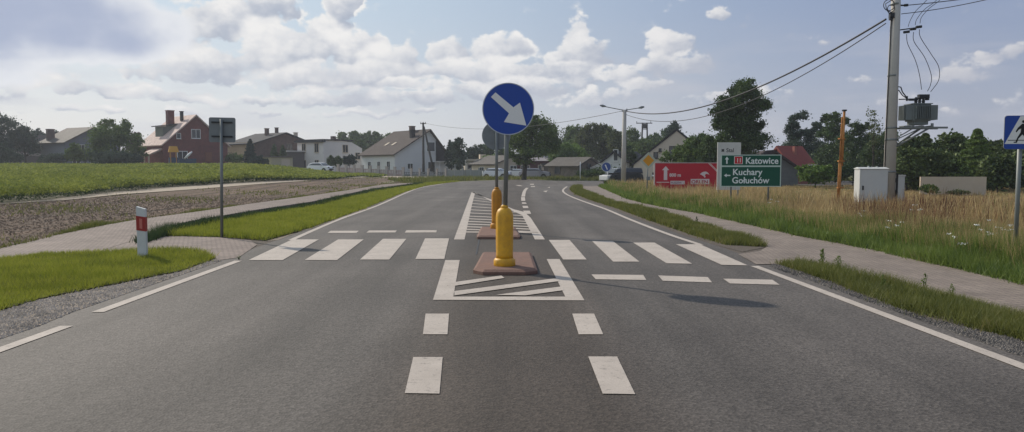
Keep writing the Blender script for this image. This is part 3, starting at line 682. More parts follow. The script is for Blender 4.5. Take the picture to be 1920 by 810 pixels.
# white board behind
Yw = 31.0; a, b = P(1344.5, 300, Yw), P(1389, 300, Yw); w = b.x-a.x; z0, z1 = hz(356, Yw), hz(267, Yw)
rt = empty('notice_board', ((a.x+b.x)/2, Yw, 0), R(3), 'tall off-white board with dark lettering, behind the green direction board', 'notice board')
mb = MB(); mb.box((0, 0, z0), (w, .04, z1-z0)); bd = None
mb = MB(); mb.box((0, 0, (z0+z1)/2), (w, .04, z1-z0)); bd = mb.build('board', mat('weathered_white', (.56,.55,.51), .7, noise=[(3,.4,(.45,.45,.42))]), rt)
for sx in (-1, 1):
    mb = MB(); mb.box((sx*w*.42, .04, z1/2-.05), (.05, .05, z1-.1)); mb.build('post', M['galv'], rt)
Fw = facing(Vector((0, -.02, z1)))
dk = mat('dark_print', (.06,.06,.055), .7)
text_obj('Stal', .23, bd, Fw @ Matrix.Translation((-.13, -.40, 0)), dk, 'lettering', 1, bold=.004)
mb = MB(); mb.prism([(-.27+.085*math.cos(t*math.pi/4)*(1 if t % 2 else .6), -.33+.085*math.sin(t*math.pi/4)*(1 if t % 2 else .6)) for t in range(8)], Fw, .003); mb.build('emblem', dk, bd)

# red billboard
Yb = 43.0; a, b = P(1228, 320, Yb), P(1347, 320, Yb); w = b.x-a.x; z0, z1 = hz(355, Yb), hz(306, Yb); h = z1-z0
rt = empty('billboard', ((a.x+b.x)/2, Yb, 0), 0, 'wide red advertising board with white arrow and boxed lettering, in tall grass', 'billboard')
mb = MB(); mb.box((0, 0, (z0+z1)/2), (w, .07, h)); bd = mb.build('board', mat('billboard_red', (.46,.012,.028), .45, noise=[(2,.3,(.36,.01,.02))]), rt)
for sx in (-1, -.33, .33, 1):
    mb = MB(); mb.box((sx*w*.48, .07, (z1-.1)/2), (.07, .07, z1-.1)); mb.build('post', M['darkmetal'], rt)
mb = MB(); mb.box((-w/2-.03, -.01, (z0+z1)/2+.1), (.06, .09, h-.25)); mb.box((0, -.01, z1+.02), (w, .09, .04)); mb.box((w/2+.03, -.01, (z0+z1)/2), (.06, .09, h)); mb.build('frame', mat('billboard_frame', (.5,.42,.4), .6), rt)
Fb = facing(Vector((-w/2, -.035, z1))); u = w/119.0; uy = h/49.0
pw = mat('billboard_print', (.66,.56,.54), .6)
def BB(px, py): return ((px-1228)*u, -(py-306)*uy)
def bp(name, pts, m=pw, F=None): mb = MB(); mb.prism([BB(*p) for p in pts], F or Fb, .003); return mb.build(name, m, bd)
bp('arrow', [(1244.5,337.5),(1251,337.5),(1251,319),(1254.8,319),(1247.8,311.5),(1241,319),(1244.5,319)])
text_obj('800 m', 8.5*uy, bd, Fb @ Matrix.Translation((*BB(1255,331), 0)), pw, 'lettering', 1.0, bold=.01)
bp('small_print_line', [(1231,341),(1255,341),(1255,342.3),(1231,342.3)])
bx = bp('white_box', [(1257,339),(1284,339),(1284,345.6),(1257,345.6)])
Fb2 = Fb @ Matrix.Translation((0,0,.004)); gp = mat('grey_print', (.22,.12,.14), .6)
text_obj('PLESZEW', 5*uy, bd, Fb2 @ Matrix.Translation((*BB(1258.3,344.2), 0)), gp, 'lettering', .95, bold=.003)
bp('logo_box', [(1295,335.5),(1330,335.5),(1330,345.2),(1295,345.2)])
text_obj('ORLEN', 8.8*uy, bd, Fb2 @ Matrix.Translation((*BB(1296.3,343.8), 0)), mat('logo_red', (.40,.03,.04), .5), 'lettering', 1.12, bold=.006)
bp('eagle_emblem', [(1312,326.5),(1317,322.5),(1323,321.5),(1327,323.5),(1330,327.5),(1325.5,326),(1323,326),(1321.5,329),(1323,331),(1321.5,333.5),(1319,330.5),(1316,328.5)])
bp('corner_stripe', [(1327,306.3),(1332,306.3),(1346.5,320.5),(1346.5,325)], mat('billboard_pale_stripe', (.56,.36,.34), .6))
bp('small_print_line', [(1288,350.3),(1338,350.3),(1338,351.3),(1288,351.3)], mat('billboard_dull_print', (.55,.2,.18), .6))

# yellow diamond sign
fd = P(1213, 345, 36.5); rt = empty('diamond_sign', (fd.x, 36.5, 0), R(4), 'small yellow diamond priority sign on a thin post by the footpath', 'road sign')
zc = hz(301, 36.5); mb = MB(); mb.tube([(0,.03,0),(.05,.03,zc+.25)], .03, 10); mb.build('post', M['galv'], rt)
s = .42; Fd = facing(Vector((.06,0,zc))); dia = lambda q: [(q,0),(0,q),(-q,0),(0,-q)]
mb = MB(); mb.prism(dia(s), Fd, .012); pl = mb.build('sign_plate', mat('diamond_border', (.40,.42,.34), .5), rt)
mb = MB(); mb.prism(dia(s*.66), Fd @ Matrix.Translation((0,0,.012)), .003); mb.build('yellow_face', mat('diamond_yellow', (.62,.27,.012), .45), pl)
mb = MB(); mb.box((.05,-.02,hz(334.5,36.5)), (.17,.06,.17)); mb.build('small_box', M['signback'], rt)

# round blue sign by the side road
fb = P(1139, 340, 62); rt = empty('round_road_sign', (fb.x, 62, 0), 0, 'small distant round blue sign on a pale post beside the side road', 'road sign')
zc = hz(313, 62); mb = MB(); mb.tube([(0,.03,0),(0,.03,zc+.3)], .045, 10); mb.build('post', M['white'], rt)
cc = [(.40*math.cos(2*math.pi*k/32), .40*math.sin(2*math.pi*k/32)) for k in range(32)]
mb = MB(); mb.prism(cc, facing(Vector((-.1,0,zc))), .012); pl = mb.build('sign_plate', mat('sign_pale_rim', (.5,.52,.55), .5), rt)
mb = MB(); mb.prism([(x*.9,y*.9) for x, y in cc], facing(Vector((-.1,-.012,zc))), .003); mb.build('blue_face', mat('sign_faded_blue', (.035,.08,.26), .5), pl)
mb = MB(); mb.prism([(.05,-.25),(.12,-.2),(-.05,.2),(-.14,.16)], facing(Vector((-.1,-.015,zc))), .003); mb.build('white_figure', M['signwhite'], pl)
# thin marker posts along the far verge
for k, (px, Y, hgt) in enumerate([(1088, 84, 2.1), (905, 96, 1.0), (873, 94, 2.4)]):
    q = base(px, Y); mb = MB(); mb.tube([(0,0,0),(0,0,hgt)], .045, 8); o = mb.build('marker_pole', M['white'] if k < 2 else M['galv'], loc=q)
    tag(o, ['thin pale pole in the far grass in front of the grey barn', 'short white marker post in the far verge left of the road signs', 'thin grey pole standing in the far verge beside the grey fence'][k], 'pole')
# ================================================================ concrete pole with transformer
Yp = 28.0; pxp = 1668; xp = base(1668, Yp).x; pu = Yp/FPX
rt = empty('utility_pole', (xp, Yp, 0), 0, 'tall round concrete pole carrying the transformer and wires', 'utility pole')
mb = MB(); mb.tube([(0,0,-.1),(.02,0,5),(.04,0,9.6)], [.22,.185,.14], 28); mb.build('shaft', M['concrete'], rt)
for z in (hz(240,Yp), hz(262,Yp), hz(142,Yp), hz(322,Yp), hz(8,Yp)):
    r_ = .22-.0083*z+.008; mb = MB(); mb.tube([(.01,0,z-.035),(.01,0,z+.035)], r_, 24); mb.build('clamp_band', M['galv'], rt)
mb = MB()                                                           # cable conduit down the pole
mb.tube([(-.205,-.05,1.0),(-.19,-.05,4.0),(-.15,-.05,hz(36,Yp))], .022, 8)
mb.build('down_cable', M['wire'], rt)
mb = MB(); zc = hz(16, Yp)                                          # cable coil at the top
for rr_, dx, dz in ((.20,-.28,.10),(.13,-.20,-.02)):
    mb.tube([(dx+rr_*math.cos(t), -.12, zc+dz+rr_*math.sin(t)) for t in np.linspace(0, 2*math.pi, 25)], .016, 6, caps=False)
mb.tube([(-.14,-.1,zc+.3),(-.40,-.1,zc+.15),(-.36,-.1,zc-.05),(-.18,-.1,zc-.3)], .016, 6)
mb.build('cable_coil', M['wire'], rt)
mb = MB(); mb.box((-.16,-.1,hz(30,Yp)), (.16,.14,.2)); mb.box((-.2,-.12,hz(36,Yp)), (.1,.1,.12)); mb.build('cable_clamp', M['darkmetal'], rt)
# fuse bracket
mb = MB(); q = lambda px, py: (P(px, py, Yp).x-xp, P(px, py, Yp).z)
x0, z0 = q(1686, 57); x1, z1 = q(1722, 52)
mb.tube([(x0-.1,0,z0),(x1,-.1,z1)], .022, 8); mb.build('crossarm', M['darkmetal'], rt)
fuse = []
for px, py in ((1696,61),(1708,55.5),(1719,51.5)):
    x, z = q(px, py); mb = MB(); mb.tube([(x-.09,-.12,z-.012),(x+.11,-.12,z+.012)], .05, 10); mb.build('surge_arrester', M['darkmetal'], rt); fuse.append((x+.1, z))
mb = MB(); x, z = q(1697, 10); mb.tube([(x-.25,0,z),(x,0,z)], .03, 8); mb.tube([(x-.03,0,z),(x+.1,0,z+.01)], .05, 10); mb.build('insulator', M['darkmetal'], rt)
# cabinet brackets on the shaft
mb = MB()
for py in (332, 350, 370):
    z = q(0, py)[1]; mb.box((-.25,-.16,z), (.16,.1,.1))
for py in (338, 360): z = q(0, py)[1]; mb.box((.22,-.1,z), (.08,.1,.16))
mb.box((-.205,-.2,hz(350,Yp)), (.05,.05,1.0)); mb.box((.215,-.16,hz(350,Yp)), (.06,.05,1.0)); mb.build('cable_duct', M['black'], rt)

# the transformer
tx, tz = q(1721, 214); tr = empty('transformer', (xp+tx, Yp, q(0, 236)[1]), 0, 'grey finned transformer on a steel platform on the right of the pole', 'transformer')
T0 = tr.location; u = pu
M['trafo'] = mat('transformer_grey', (.16,.18,.175), .6, noise=[(6,.4,(.12,.13,.13))])
mb = MB(); mb.box((0,0,.47), (.66,.60,.62), bev=.02); mb.box((0,0,.10), (.52,.5,.14)); mb.box((0,0,.80), (.74,.66,.03)); mb.build('tank', M['trafo'], tr)
for sx in (-1, 1):
    mb = MB()
    for k in range(7): mb.box((sx*(.46), -.27+.09*k, .48), (.25,.025,.54))
    mb.box((sx*.34,0,.48), (.03,.56,.5)); mb.build('radiator', M['trafo'], tr)
mb = MB()
for k in range(9): mb.box((-.26+.065*k, -.36, .48), (.018,.12,.5))
mb.build('cooling_fin', M['trafo'], tr)
for k in range(3):
    mb = MB(); x = -.12+.14*k; mb.lathe((x,-.05,.8), [(.045,0),(.065,.03),(.045,.06),(.065,.09),(.045,.12),(.06,.15),(.04,.18),(.05,.22),(.025,.26)], 12); mb.build('bushing', M['darkmetal'], tr)
mb = MB(); mb.tube([(-.78,-.1,.97),(.1,-.1,1.0)], .02, 8); mb.box((.13,-.1,1.08), (.38,.16,.14)); mb.box((-.25,-.1,.96), (.3,.12,.08)); mb.box((-.48,-.1,1.0), (.05,.05,.18)); mb.box((.27,-.1,1.02), (.09,.14,.16)); mb.build('terminal_rack', M['darkmetal'], tr)
zpl = -.08
mb = MB()
mb.box((.06,-.32,zpl), (1.75,.07,.07)); mb.box((.06,.32,zpl), (1.75,.07,.07))
for x in (-.35,.0,.35): mb.box((x,0,zpl+.05), (.08,.75,.05))
mb.box((-.42,0,zpl+.06), (.3,.5,.04)); mb.tube([(.38,-.3,zpl+.02),(.38,-.3,zpl+.16)], .05, 10)
mb.build('platform', M['galv'], tr)
mb = MB()
for sy in (-.32,.32):
    mb.tube([(.30,sy,zpl),(-.86,sy*.3,zpl-.72)], .035, 8); mb.tube([(.0,sy,zpl),(-.86,sy*.3,zpl-.45)], .02, 8)
mb.build('strut', M['galv'], tr)
mb = MB(); mb.tube([(-.85,-.05,1.45),(-.72,-.1,1.42),(-.66,-.1,1.25),(-.5,-.1,1.05)], .022, 6); mb.tube([(-.86,.05,1.4),(-.76,-.05,1.3),(-.64,-.08,1.12),(-.45,-.1,.98)], .018, 6); mb.build('feed_cable', M['black'], tr)

def wire(name, pts, r, label, cat='wire', group=None):
    p0 = Vector(pts[0]); mb = MB(); mb.tube([Vector(p)-p0 for p in pts], r, 5, caps=False); o = mb.build(name, M['wire'], loc=p0)
    tag(o, label, cat, group); return o
def sag(a, b, s, n=24):
    a, b = Vector(a), Vector(b); return [a.lerp(b, t)-Vector((0,0,4*s*t*(1-t))) for t in np.linspace(0, 1, n)]
def bez(ps, n=16):
    ps = [Vector(p) for p in ps]; out = []
    for i in range(len(ps)-1):
        p0, p1, p2, p3 = [ps[max(0, min(len(ps)-1, k))] for k in (i-1, i, i+1, i+2)]
        for k in range(n): t = k/n; out.append(.5*((2*p1)+(p2-p0)*t+(2*p0-5*p1+4*p2-p3)*t*t+(3*p1-p0-3*p2+p3)*t**3))
    return out+[ps[-1]]
dl = [[(1700,64),(1702,82),(1716,112),(1724,140),(1728,168)],[(1713,60),(1714,78),(1734,108),(1746,140),(1745,158),(1739,171)],[(1724,55),(1726,70),(1745,100),(1760,125),(1760,150),(1745,172)]]
nm = ['leftmost of the three thin wires looping down to the transformer', 'middle of the three thin wires looping down to the transformer', 'outermost thin wire looping down to the transformer']
for l, n_ in zip(dl, nm): wire('drop_wire', bez([P(x, y, Yp-.1) for x, y in l]), .012, n_, 'wire', 'drop wires to the transformer')
ul = [[(1703,50),(1706,40),(1716,22),(1733,5),(1745,-10)],[(1716,47),(1719,36),(1733,18),(1752,4),(1766,-12)],[(1725,44),(1728,32),(1742,16),(1760,2),(1775,-14)]]
nm = ['leftmost thin wire rising from the arresters out of the photo top', 'middle thin wire rising from the arresters out of the photo top', 'rightmost thin wire rising from the arresters out of the photo top']
for l, n_ in zip(ul, nm): wire('riser_wire', bez([P(x, y, Yp-.1) for x, y in l]), .011, n_, 'wire', 'riser wires above the arresters')
wire('overhead_wire', sag(P(1699, 10, Yp), P(1950, -24, Yp-3), .05), .016, 'upper wire running right from the insulator on the concrete pole', 'wire')
wire('overhead_wire', sag(P(1690, 26, Yp), P(1960, -30, Yp-4), .12), .014, 'lower thin wire running right from the concrete pole', 'wire')
# lamp posts and cables
Yl = 60.0; lx = base(1170, Yl).x
rt = empty('street_lamp', (lx, Yl, 0), 0, 'concrete lamp post with two outstretched lamp arms beside the far footpath', 'street lamp')
zt = hz(206, Yl)
mb = MB(); mb.tube([(-.03,0,0),(0,0,zt)], [.21,.15], 14); mb.build('post', M['concrete'], rt)
mb = MB(); mb.box((0,-.05,zt-.1), (.5,.12,.06)); mb.box((.18,-.05,zt), (.05,.05,.2)); mb.build('crossarm', M['darkmetal'], rt)
for sx, dx, dz, nm_ in ((-1,-1.85,.32,'lamp_arm'),(1,1.45,.2,'lamp_arm')):
    mb = MB(); mb.tube(bez([(0,0,zt-.02),(sx*.5,0,zt+.05),(dx,0,zt+dz)], 6), .035, 6); am = mb.build(nm_, M['galv'], rt)
    mb = MB(); mb.tube([(dx-sx*.35,0,zt+dz-.05),(dx-sx*.1,0,zt+dz),(dx+sx*.12,0,zt+dz+.04)], [.05,.11,.05], 8); mb.build('lamp_head', M['signback'], am)
pa = P(1661, 36, Yp-.1)
wire('overhead_cable', sag(pa, Vector((lx+.1, Yl, zt-.1)), 1.35, 40), .038, 'thicker upper cable sagging from the concrete pole to the lamp post', 'cable', 'cables between concrete pole and lamp post')
wire('overhead_cable', sag(pa-Vector((0,0,.15)), Vector((lx+.1, Yl+.1, zt-.35)), 1.75, 40), .020, 'thinner lower cable sagging from the concrete pole to the lamp post', 'cable', 'cables between concrete pole and lamp post')
# A-frame timber pole by the grey house
Ya = 116.0; q0 = base(794, Ya); rt = empty('timber_pole', q0, 0, 'dark timber utility pole with a slanting brace in front of the grey house', 'utility pole')
zt2 = hz(230, Ya)-q0.z; M['timber'] = mat('dark_timber', (.06,.055,.05), .9)
mb = MB(); mb.tube([(0,0,0),(0,0,zt2)], [.2,.14], 10); mb.build('pole', M['timber'], rt)
mb = MB(); mb.tube([(1.75,0,0),(.12,0,zt2-.6)], [.18,.12], 10); mb.build('brace', M['timber'], rt)
mb = MB(); mb.box((0,0,zt2-.15), (.9,.12,.1))
for x in (-.35,0,.35): mb.tube([(x,0,zt2-.1),(x,0,zt2+.12)], .05, 8)
mb.build('crossarm', M['timber'], rt)
wire('overhead_wire', sag(Vector((q0.x, Ya, q0.z+zt2)), Vector((lx, Yl, zt-.05)), 1.2, 30), .02, 'faint wire crossing from the timber pole to the lamp post', 'wire')
# H-frame pole far behind
Yh = 150.0; q0 = base(1208, Yh); rt = empty('double_pole', q0, 0, 'distant twin-legged power pole with crossarm above the barn trees', 'utility pole')
zz = hz(230, Yh)
for sx in (-.6,.6): mb = MB(); mb.tube([(sx*1.2,0,0),(sx*.75,0,zz)], [.2,.15], 8); mb.build('leg', M['timber'], rt)
mb = MB(); mb.box((-.1,0,zz-.1), (3.2,.15,.16)); mb.box((0,0,zz-1.3), (1.2,.12,.12)); mb.box((0,-.1,zz-.7), (.7,.4,.9)); mb.tube([(-1.6,0,zz),(-1.6,0,zz+.3)], .06, 6); mb.tube([(1.2,0,zz),(1.2,0,zz+.3)], .06, 6); mb.build('crossarm', M['timber'], rt)
# rusty orange pole
Yo = 29.5; q0 = base(1574, Yo); M['rust'] = mat('orange_rust', (.42,.17,.045), .85, noise=[(5,.7,(.20,.065,.02)),(14,.5,(.50,.27,.09))], bump=(30,.5,.01))
rt = empty('rusty_pole', q0, 0, 'slender orange rusty pole with a joint, standing in the tall dry grass', 'pole')
zo = hz(208, Yo); zj = hz(302, Yo)
mb = MB(); mb.tube([(0,0,0),(.05,0,zj)], .048, 10); mb.tube([(-.045,.02,0),(-.0,.02,zj)], .03, 8); mb.build('lower_pipe', M['rust'], rt)
mb = MB(); mb.tube([(.09,0,zj-.2),(.13,0,zo)], .048, 10); mb.tube([(.02,.03,zj-.1),(.06,.03,zo-.25)], .03, 8); mb.build('upper_pipe', M['rust'], rt)
for z in (zj, hz(352,Yo), hz(260,Yo)): mb = MB(); mb.box((.05,0,z), (.22,.16,.05)); mb.build('clamp', M['rust'], rt)
mb = MB(); mb.box((.13,0,zo+.02), (.14,.14,.06)); mb.build('cap', M['darkmetal'], rt)
# cabinets
M['cab'] = mat('cabinet_grey', (.52,.52,.50), .6, noise=[(2,.4,(.44,.44,.42)),(9,.3,(.56,.55,.52))])
Yc = 26.5; a = P(1606, 345, Yc); b = P(1663, 345, Yc); zt3 = hz(316.5, Yc)
rt = empty('electrical_cabinet', ((a.x+b.x)/2+.05, Yc, 0), R(-3), 'large pale grey electrical cabinet standing left of the concrete pole', 'electrical cabinet')
mb = MB(); mb.box((0,.2,zt3/2+.12), (.98,.5,zt3-.24), bev=.015); mb.build('body', M['cab'], rt)
mb = MB(); mb.box((0,.2,.06), (1.0,.52,.24)); mb.build('plinth', M['concrete'], rt)
mb = MB(); mb.add([(-.52,-.09,zt3),(.52,-.09,zt3),(.52,.49,zt3),(-.52,.49,zt3),(-.50,.2,zt3+.06),(.50,.2,zt3+.06)], [(0,1,5,4),(3,4,5,2),(0,4,3),(1,2,5),(0,3,2,1)]); mb.tube([(-.1,.2,zt3+.05),(-.1,.2,zt3+.10)], .03, 8); mb.tube([(.2,.2,zt3+.05),(.2,.2,zt3+.08)], .04, 8); mb.build('roof', M['cab'], rt)
mb = MB(); mb.box((.0,-.056,zt3/2+.12), (.9,.012,zt3-.34)); dr = mb.build('door', M['cab'], rt)
mb = MB(); mb.box((-.38,-.075,zt3*.55), (.045,.03,.15)); mb.build('handle', M['black'], dr)
a = P(1682, 345, 29.0); b = P(1695, 345, 29.0)
rt = empty('electrical_cabinet', (a.x+.05, 29.0, 0), R(-3), 'narrower pale grey cabinet half hidden behind the concrete pole', 'electrical cabinet')
zt4 = hz(330, 29.0)
mb = MB(); mb.box((0,.2,zt4/2+.05), (.52,.34,zt4-.1), bev=.015); mb.build('body', M['cab'], rt)
mb = MB(); mb.box((0,.2,zt4+.015), (.56,.38,.05)); mb.build('roof', M['cab'], rt)
mb = MB(); mb.box((0,.022,zt4/2+.08), (.44,.012,zt4-.3)); mb.build('door', M['cab'], rt)
# beige concrete wall panels
Ywl = 40.0; a = P(1727, 345, Ywl); b = P(1846, 345, Ywl); n = 4; wz = hz(331.5, Ywl)
M['beige'] = mat('beige_wall', (.52,.42,.32), .9, noise=[(1.5,.5,(.44,.35,.26)),(12,.3,(.56,.47,.37))])
rt = empty('concrete_wall', ((a.x+b.x)/2, Ywl, 0), R(-4), 'low beige concrete wall of upright panels in front of the dark conifers', 'wall')
mb = MB(); W_ = b.x-a.x
for k in range(19): mb.box((-W_/2+W_/19*(k+.5), 0, wz/2), (W_/19-.004, .1, wz))
mb.box((0,.03,wz/2-.02), (W_-.02,.08,wz-.05)); mb.build('wall_panel', M['beige'], rt)
# a building's turn is given relative to the line of sight from the road
def bempty(name, loc, rz=0, *a): return empty(name, loc, rz+math.atan2(-loc[0], loc[1]), *a)
# ================================================================ buildings
def win(root, c, w, h, ax, frame, n=(0,-1), mull=1, name='window', proud=.03):
    """window in a wall; ax = rotation of its wall about z; frame with its pane"""
    Mr = Matrix.Rotation(ax, 4, 'Z'); c = Vector(c)
    mb = MB(); t = .07*max(1, w/1.2)
    def bx(x, z, sx, sz, sy=.08, y=0): mb.box(c+Mr.to_3x3()@Vector((x, y, z)), (sx, sy, sz), rz=ax)
    bx(-w/2+t/2, 0, t, h); bx(w/2-t/2, 0, t, h); bx(0, h/2-t/2, w-2*t, t); bx(0, -h/2+t/2, w-2*t, t)
    for k in range(mull): bx(-w/2+w*(k+1)/(mull+1), 0, t*.8, h-2*t)
    bx(0, -h/2-.03, w+.12, .05, .16, -.03)
    fr = mb.build(name, frame, root)
    mb = MB(); mb.box(c+Mr.to_3x3()@Vector((0, -.005, 0)), (w-t, .03, h-t), rz=ax); mb.build('pane', M['glass'], fr)
    return fr
def gable_house(name, loc, rz, Wd, L, he, hr, wallm, roofm, label, cat='house', oh=.45, front=(), left=(), right=(), th=.18, group=None, apex=0, hel=None, her=None, framem=None, roofname='roof'):
    rt = bempty(name, loc, rz, label, cat, group); framem = framem or M['white']; h = Wd/2
    hl = hel if hel is not None else he; hr_ = her if her is not None else he
    mb = MB(); prof = [(-h,-1.5),(h,-1.5),(h,hr_),(apex,hr-.03),(-h,hl)]
    mb.prism(prof, facing(Vector((0,0,0))), -L); mb.build('wall', wallm, rt)
    mb = MB(); tw = .25
    for s, hh in ((-1, hl), (1, hr_)):
        run = abs(s*h-apex); d = Vector((s*run, hh-hr)); ln = d.length; d.normalize(); e = Vector((s*h, hh))+d*oh; nrm = Vector((-d.y, d.x))*(-s if True else 1)
        if nrm.y < 0: nrm = -nrm
        a0 = Vector((apex, hr)); prof = [tuple(a0), tuple(e), tuple(e+nrm*th), tuple(a0+Vector((0, th/max(.3, nrm.y))))]
        if s > 0: prof = prof
        m_ = facing(Vector((0, -oh, 0))); mb.prism(prof, m_, -(L+2*oh))
    rf = mb.build(roofname, roofm, rt)
    for x, z, w, h_, *r in front: win(rt, (x, -.03, z), w, h_, 0, framem, mull=(r[0] if r else 1))
    for y, z, w, h_, *r in left: win(rt, (-h-.03, y, z), w, h_, R(-90), framem, mull=(r[0] if r else 1))
    for y, z, w, h_, *r in right: win(rt, (h+.03, y, z), w, h_, R(90), framem, mull=(r[0] if r else 1))
    return rt, rf
def boxat(rf, name, c, sz, m, cap=None):
    mb = MB(); mb.box(c, sz)
    if cap: mb.box((c[0], c[1], c[2]+sz[2]/2+.05), (sz[0]+.15, sz[1]+.15, .1))
    return mb.build(name, m, rf)
BR = (R(90), 0, 0)
M['brick'] = brickmat('red_brick', (.20,.04,.035), (.15,.03,.027), (.20,.12,.11), 4, .5, .15, .02, vec=BR)
M['brick2'] = brickmat('brown_brick', (.15,.095,.08), (.12,.075,.062), (.16,.12,.10), 4, .5, .15, .02, vec=BR)
M['tile_or'] = brickmat('salmon_roof_tiles', (.66,.51,.44), (.60,.44,.38), (.42,.30,.26), 3, .35, .35, .05, rough=.8)
M['tile_br'] = brickmat('brown_grey_roof_tiles', (.105,.082,.07), (.088,.068,.06), (.06,.048,.043), 3, .3, .35, .05, rough=.95)
M['tile_dk'] = brickmat('dark_roof_tiles', (.055,.053,.06), (.045,.043,.05), (.04,.04,.04), 3, .3, .35, .05, rough=.9)
M['tile_red'] = brickmat('maroon_roof_tiles', (.17,.045,.045), (.14,.035,.035), (.09,.03,.03), 3, .3, .35, .05, rough=.8)
M['tile_grey'] = brickmat('weathered_grey_roof', (.14,.12,.10), (.115,.10,.085), (.08,.07,.06), 3, .3, .35, .05, rough=.8)
M['render_grey'] = mat('grey_render', (.66,.65,.63), .9, noise=[(.6,.4,(.58,.57,.56)),(7,.3,(.69,.67,.65))])
M['render_cream'] = mat('cream_render', (.55,.50,.42), .9, noise=[(.6,.4,(.48,.43,.36))])
M['render_white'] = mat('white_render', (.66,.62,.59), .9, noise=[(.7,.35,(.57,.54,.51))])
M['render_beige'] = mat('beige_grey_render', (.58,.49,.38), .9, noise=[(.5,.5,(.50,.42,.33)),(5,.3,(.62,.53,.43))])
M['wood_dk'] = mat('dark_boards', (.028,.026,.028), .8, noise=[(9,.4,(.045,.04,.04))])
M['shed'] = mat('grey_brown_boards', (.13,.115,.11), .9, noise=[(1.5,.5,(.10,.085,.08)),(14,.4,(.17,.15,.14))])
M['greenply'] = mat('greenish_boards', (.17,.18,.15), .9)
pxm = lambda Y: Y/FPX
# grey house
Y = 126.0; q0 = base(790, Y); s = pxm(Y); zg = q0.z; al = R(32)
he, hr = hz(289,Y)-zg, hz(244.5,Y)-zg
rt, rf = gable_house('house', q0, al, 10.2, 11.5, he, hr, M['render_grey'], M['tile_br'], 'pale grey house with broad brown tiled roof and dark gable boarding behind the pillared fence', oh=.55,
    front=[(-2.2,1.6,1.1,1.0),(1.9,4.9,1.7,1.7,0),(2.0,1.5,1.5,1.8,0)], left=[(2.0,1.7,1.1,1.5),(5.3,1.7,1.0,1.5),(8.6,1.7,1.1,1.5)], apex=1.6)
mb = MB(); mb.prism([(2.9,2.5),(5.1,2.5),(5.1,he+.0),(2.9,hr-(hr-he)*1.3/3.5-.15)], facing(Vector((0,-.02,0))), .12); mb.build('gable_boarding', M['wood_dk'], rt)
mb = MB(); mb.box((4.0,-.7,1.1), (2.2,1.1,.9)); mb.box((4.0,-.6,2.4), (2.4,1.3,.14)); mb.box((2.95,-1.1,1.2), (.14,.14,2.4)); mb.box((5.0,-1.1,1.2), (.14,.14,2.4)); mb.build('porch', M['render_white'], rt)
boxat(rf, 'chimney', (1.0,4.5,hr+.2), (.8,.7,1.3), M['brick2'], 1)
boxat(rf, 'chimney', (-.6,1.8,hr-.6), (.7,.7,1.3), M['wood_dk'], 1)
for yy_ in (4.6, 7.0):
    t = .62; x = 1.6-(6.7)*t; z = hr-(hr-he)*t+.28; sl = math.atan2(hr-he, 6.7)
    mb = MB(); mb.box((x, yy_, z), (1.0,.6,.07), M=Matrix.Rotation(-sl, 3, 'Y')); mb.build('skylight', M['render_beige'], rf)
# red brick house
Y = 122.0; q0 = base(369, Y); zg = q0.z; s = pxm(Y); he, hr = hz(272,Y)-zg, hz(217.5,Y)-zg
rt, rf = gable_house('house', q0, R(24), 10.6, 9.2, he, hr, M['brick'], M['tile_or'], 'red brick house with pale salmon tiled roof beside the big round tree', oh=.4,
    front=[(-.0,5.6,1.5,1.5),(-2.8,5.2,.7,.9,0),(-2.3,2.0,1.7,1.6),], framem=M['white'])
rt.children[0]; mb = MB(); mb.box((2.0,-.05,1.9), (1.1,.06,1.5)); mb.build('shutter', mat('orange_brown_shutter', (.22,.08,.05), .8), rt)
boxat(rf, 'chimney', (-2.0,5.0,hr-.35), (1.0,1.0,2.6), M['brick'], 1)
boxat(rf, 'vent_pipe', (-1.1,2.6,hr-.0), (.42,.42,1.5), M['tile_dk'], 1)
mb = MB(); z0 = hr-(hr-he)*.72
mb.add([(-4.0,3.1,z0),(-4.0,6.1,z0),(-4.0,3.1,z0+1.7),(-4.0,6.1,z0+1.7),(-1.4,3.1,z0+1.9),(-1.4,6.1,z0+1.9),(-1.4,3.1,z0),(-1.4,6.1,z0)], [(0,1,3,2),(2,3,5,4),(0,2,4,6),(1,3,5,7),(0,1,7,6),(4,5,7,6)])
dm = mb.build('dormer', M['greenply'], rf)
mb = MB(); mb.add([(-4.5,2.8,z0+1.65),(-4.5,6.4,z0+1.65),(-1.2,2.8,z0+2.15),(-1.2,6.4,z0+2.15),(-4.5,2.8,z0+1.8),(-4.5,6.4,z0+1.8),(-1.2,2.8,z0+2.3),(-1.2,6.4,z0+2.3)], [(0,1,3,2),(4,5,7,6),(0,1,5,4),(2,3,7,6),(0,2,6,4),(1,3,7,5)]); mb.build('dormer_roof', M['tile_dk'], dm)
mb = MB(); mb.add([(-5.3,.3,2.9),(-5.3,4.2,2.9),(-7.6,.3,1.9),(-7.6,4.2,1.9),(-5.3,.3,3.2),(-5.3,4.2,3.2),(-7.7,.2,2.05),(-7.7,4.3,2.05)], [(0,1,3,2),(4,5,7,6),(0,2,6,4),(1,3,7,5),(2,3,7,6),(0,1,5,4)]); mb.build('porch_roof', M['tile_or'], rt)
mb = MB()
for y_ in (.5, 2.3, 4.0): mb.box((-7.3,y_,.5), (.18,.18,3.0))
mb.box((-6.4,2.2,.1), (2.0,3.4,.5)); mb.build('porch_posts', M['render_beige'], rt)
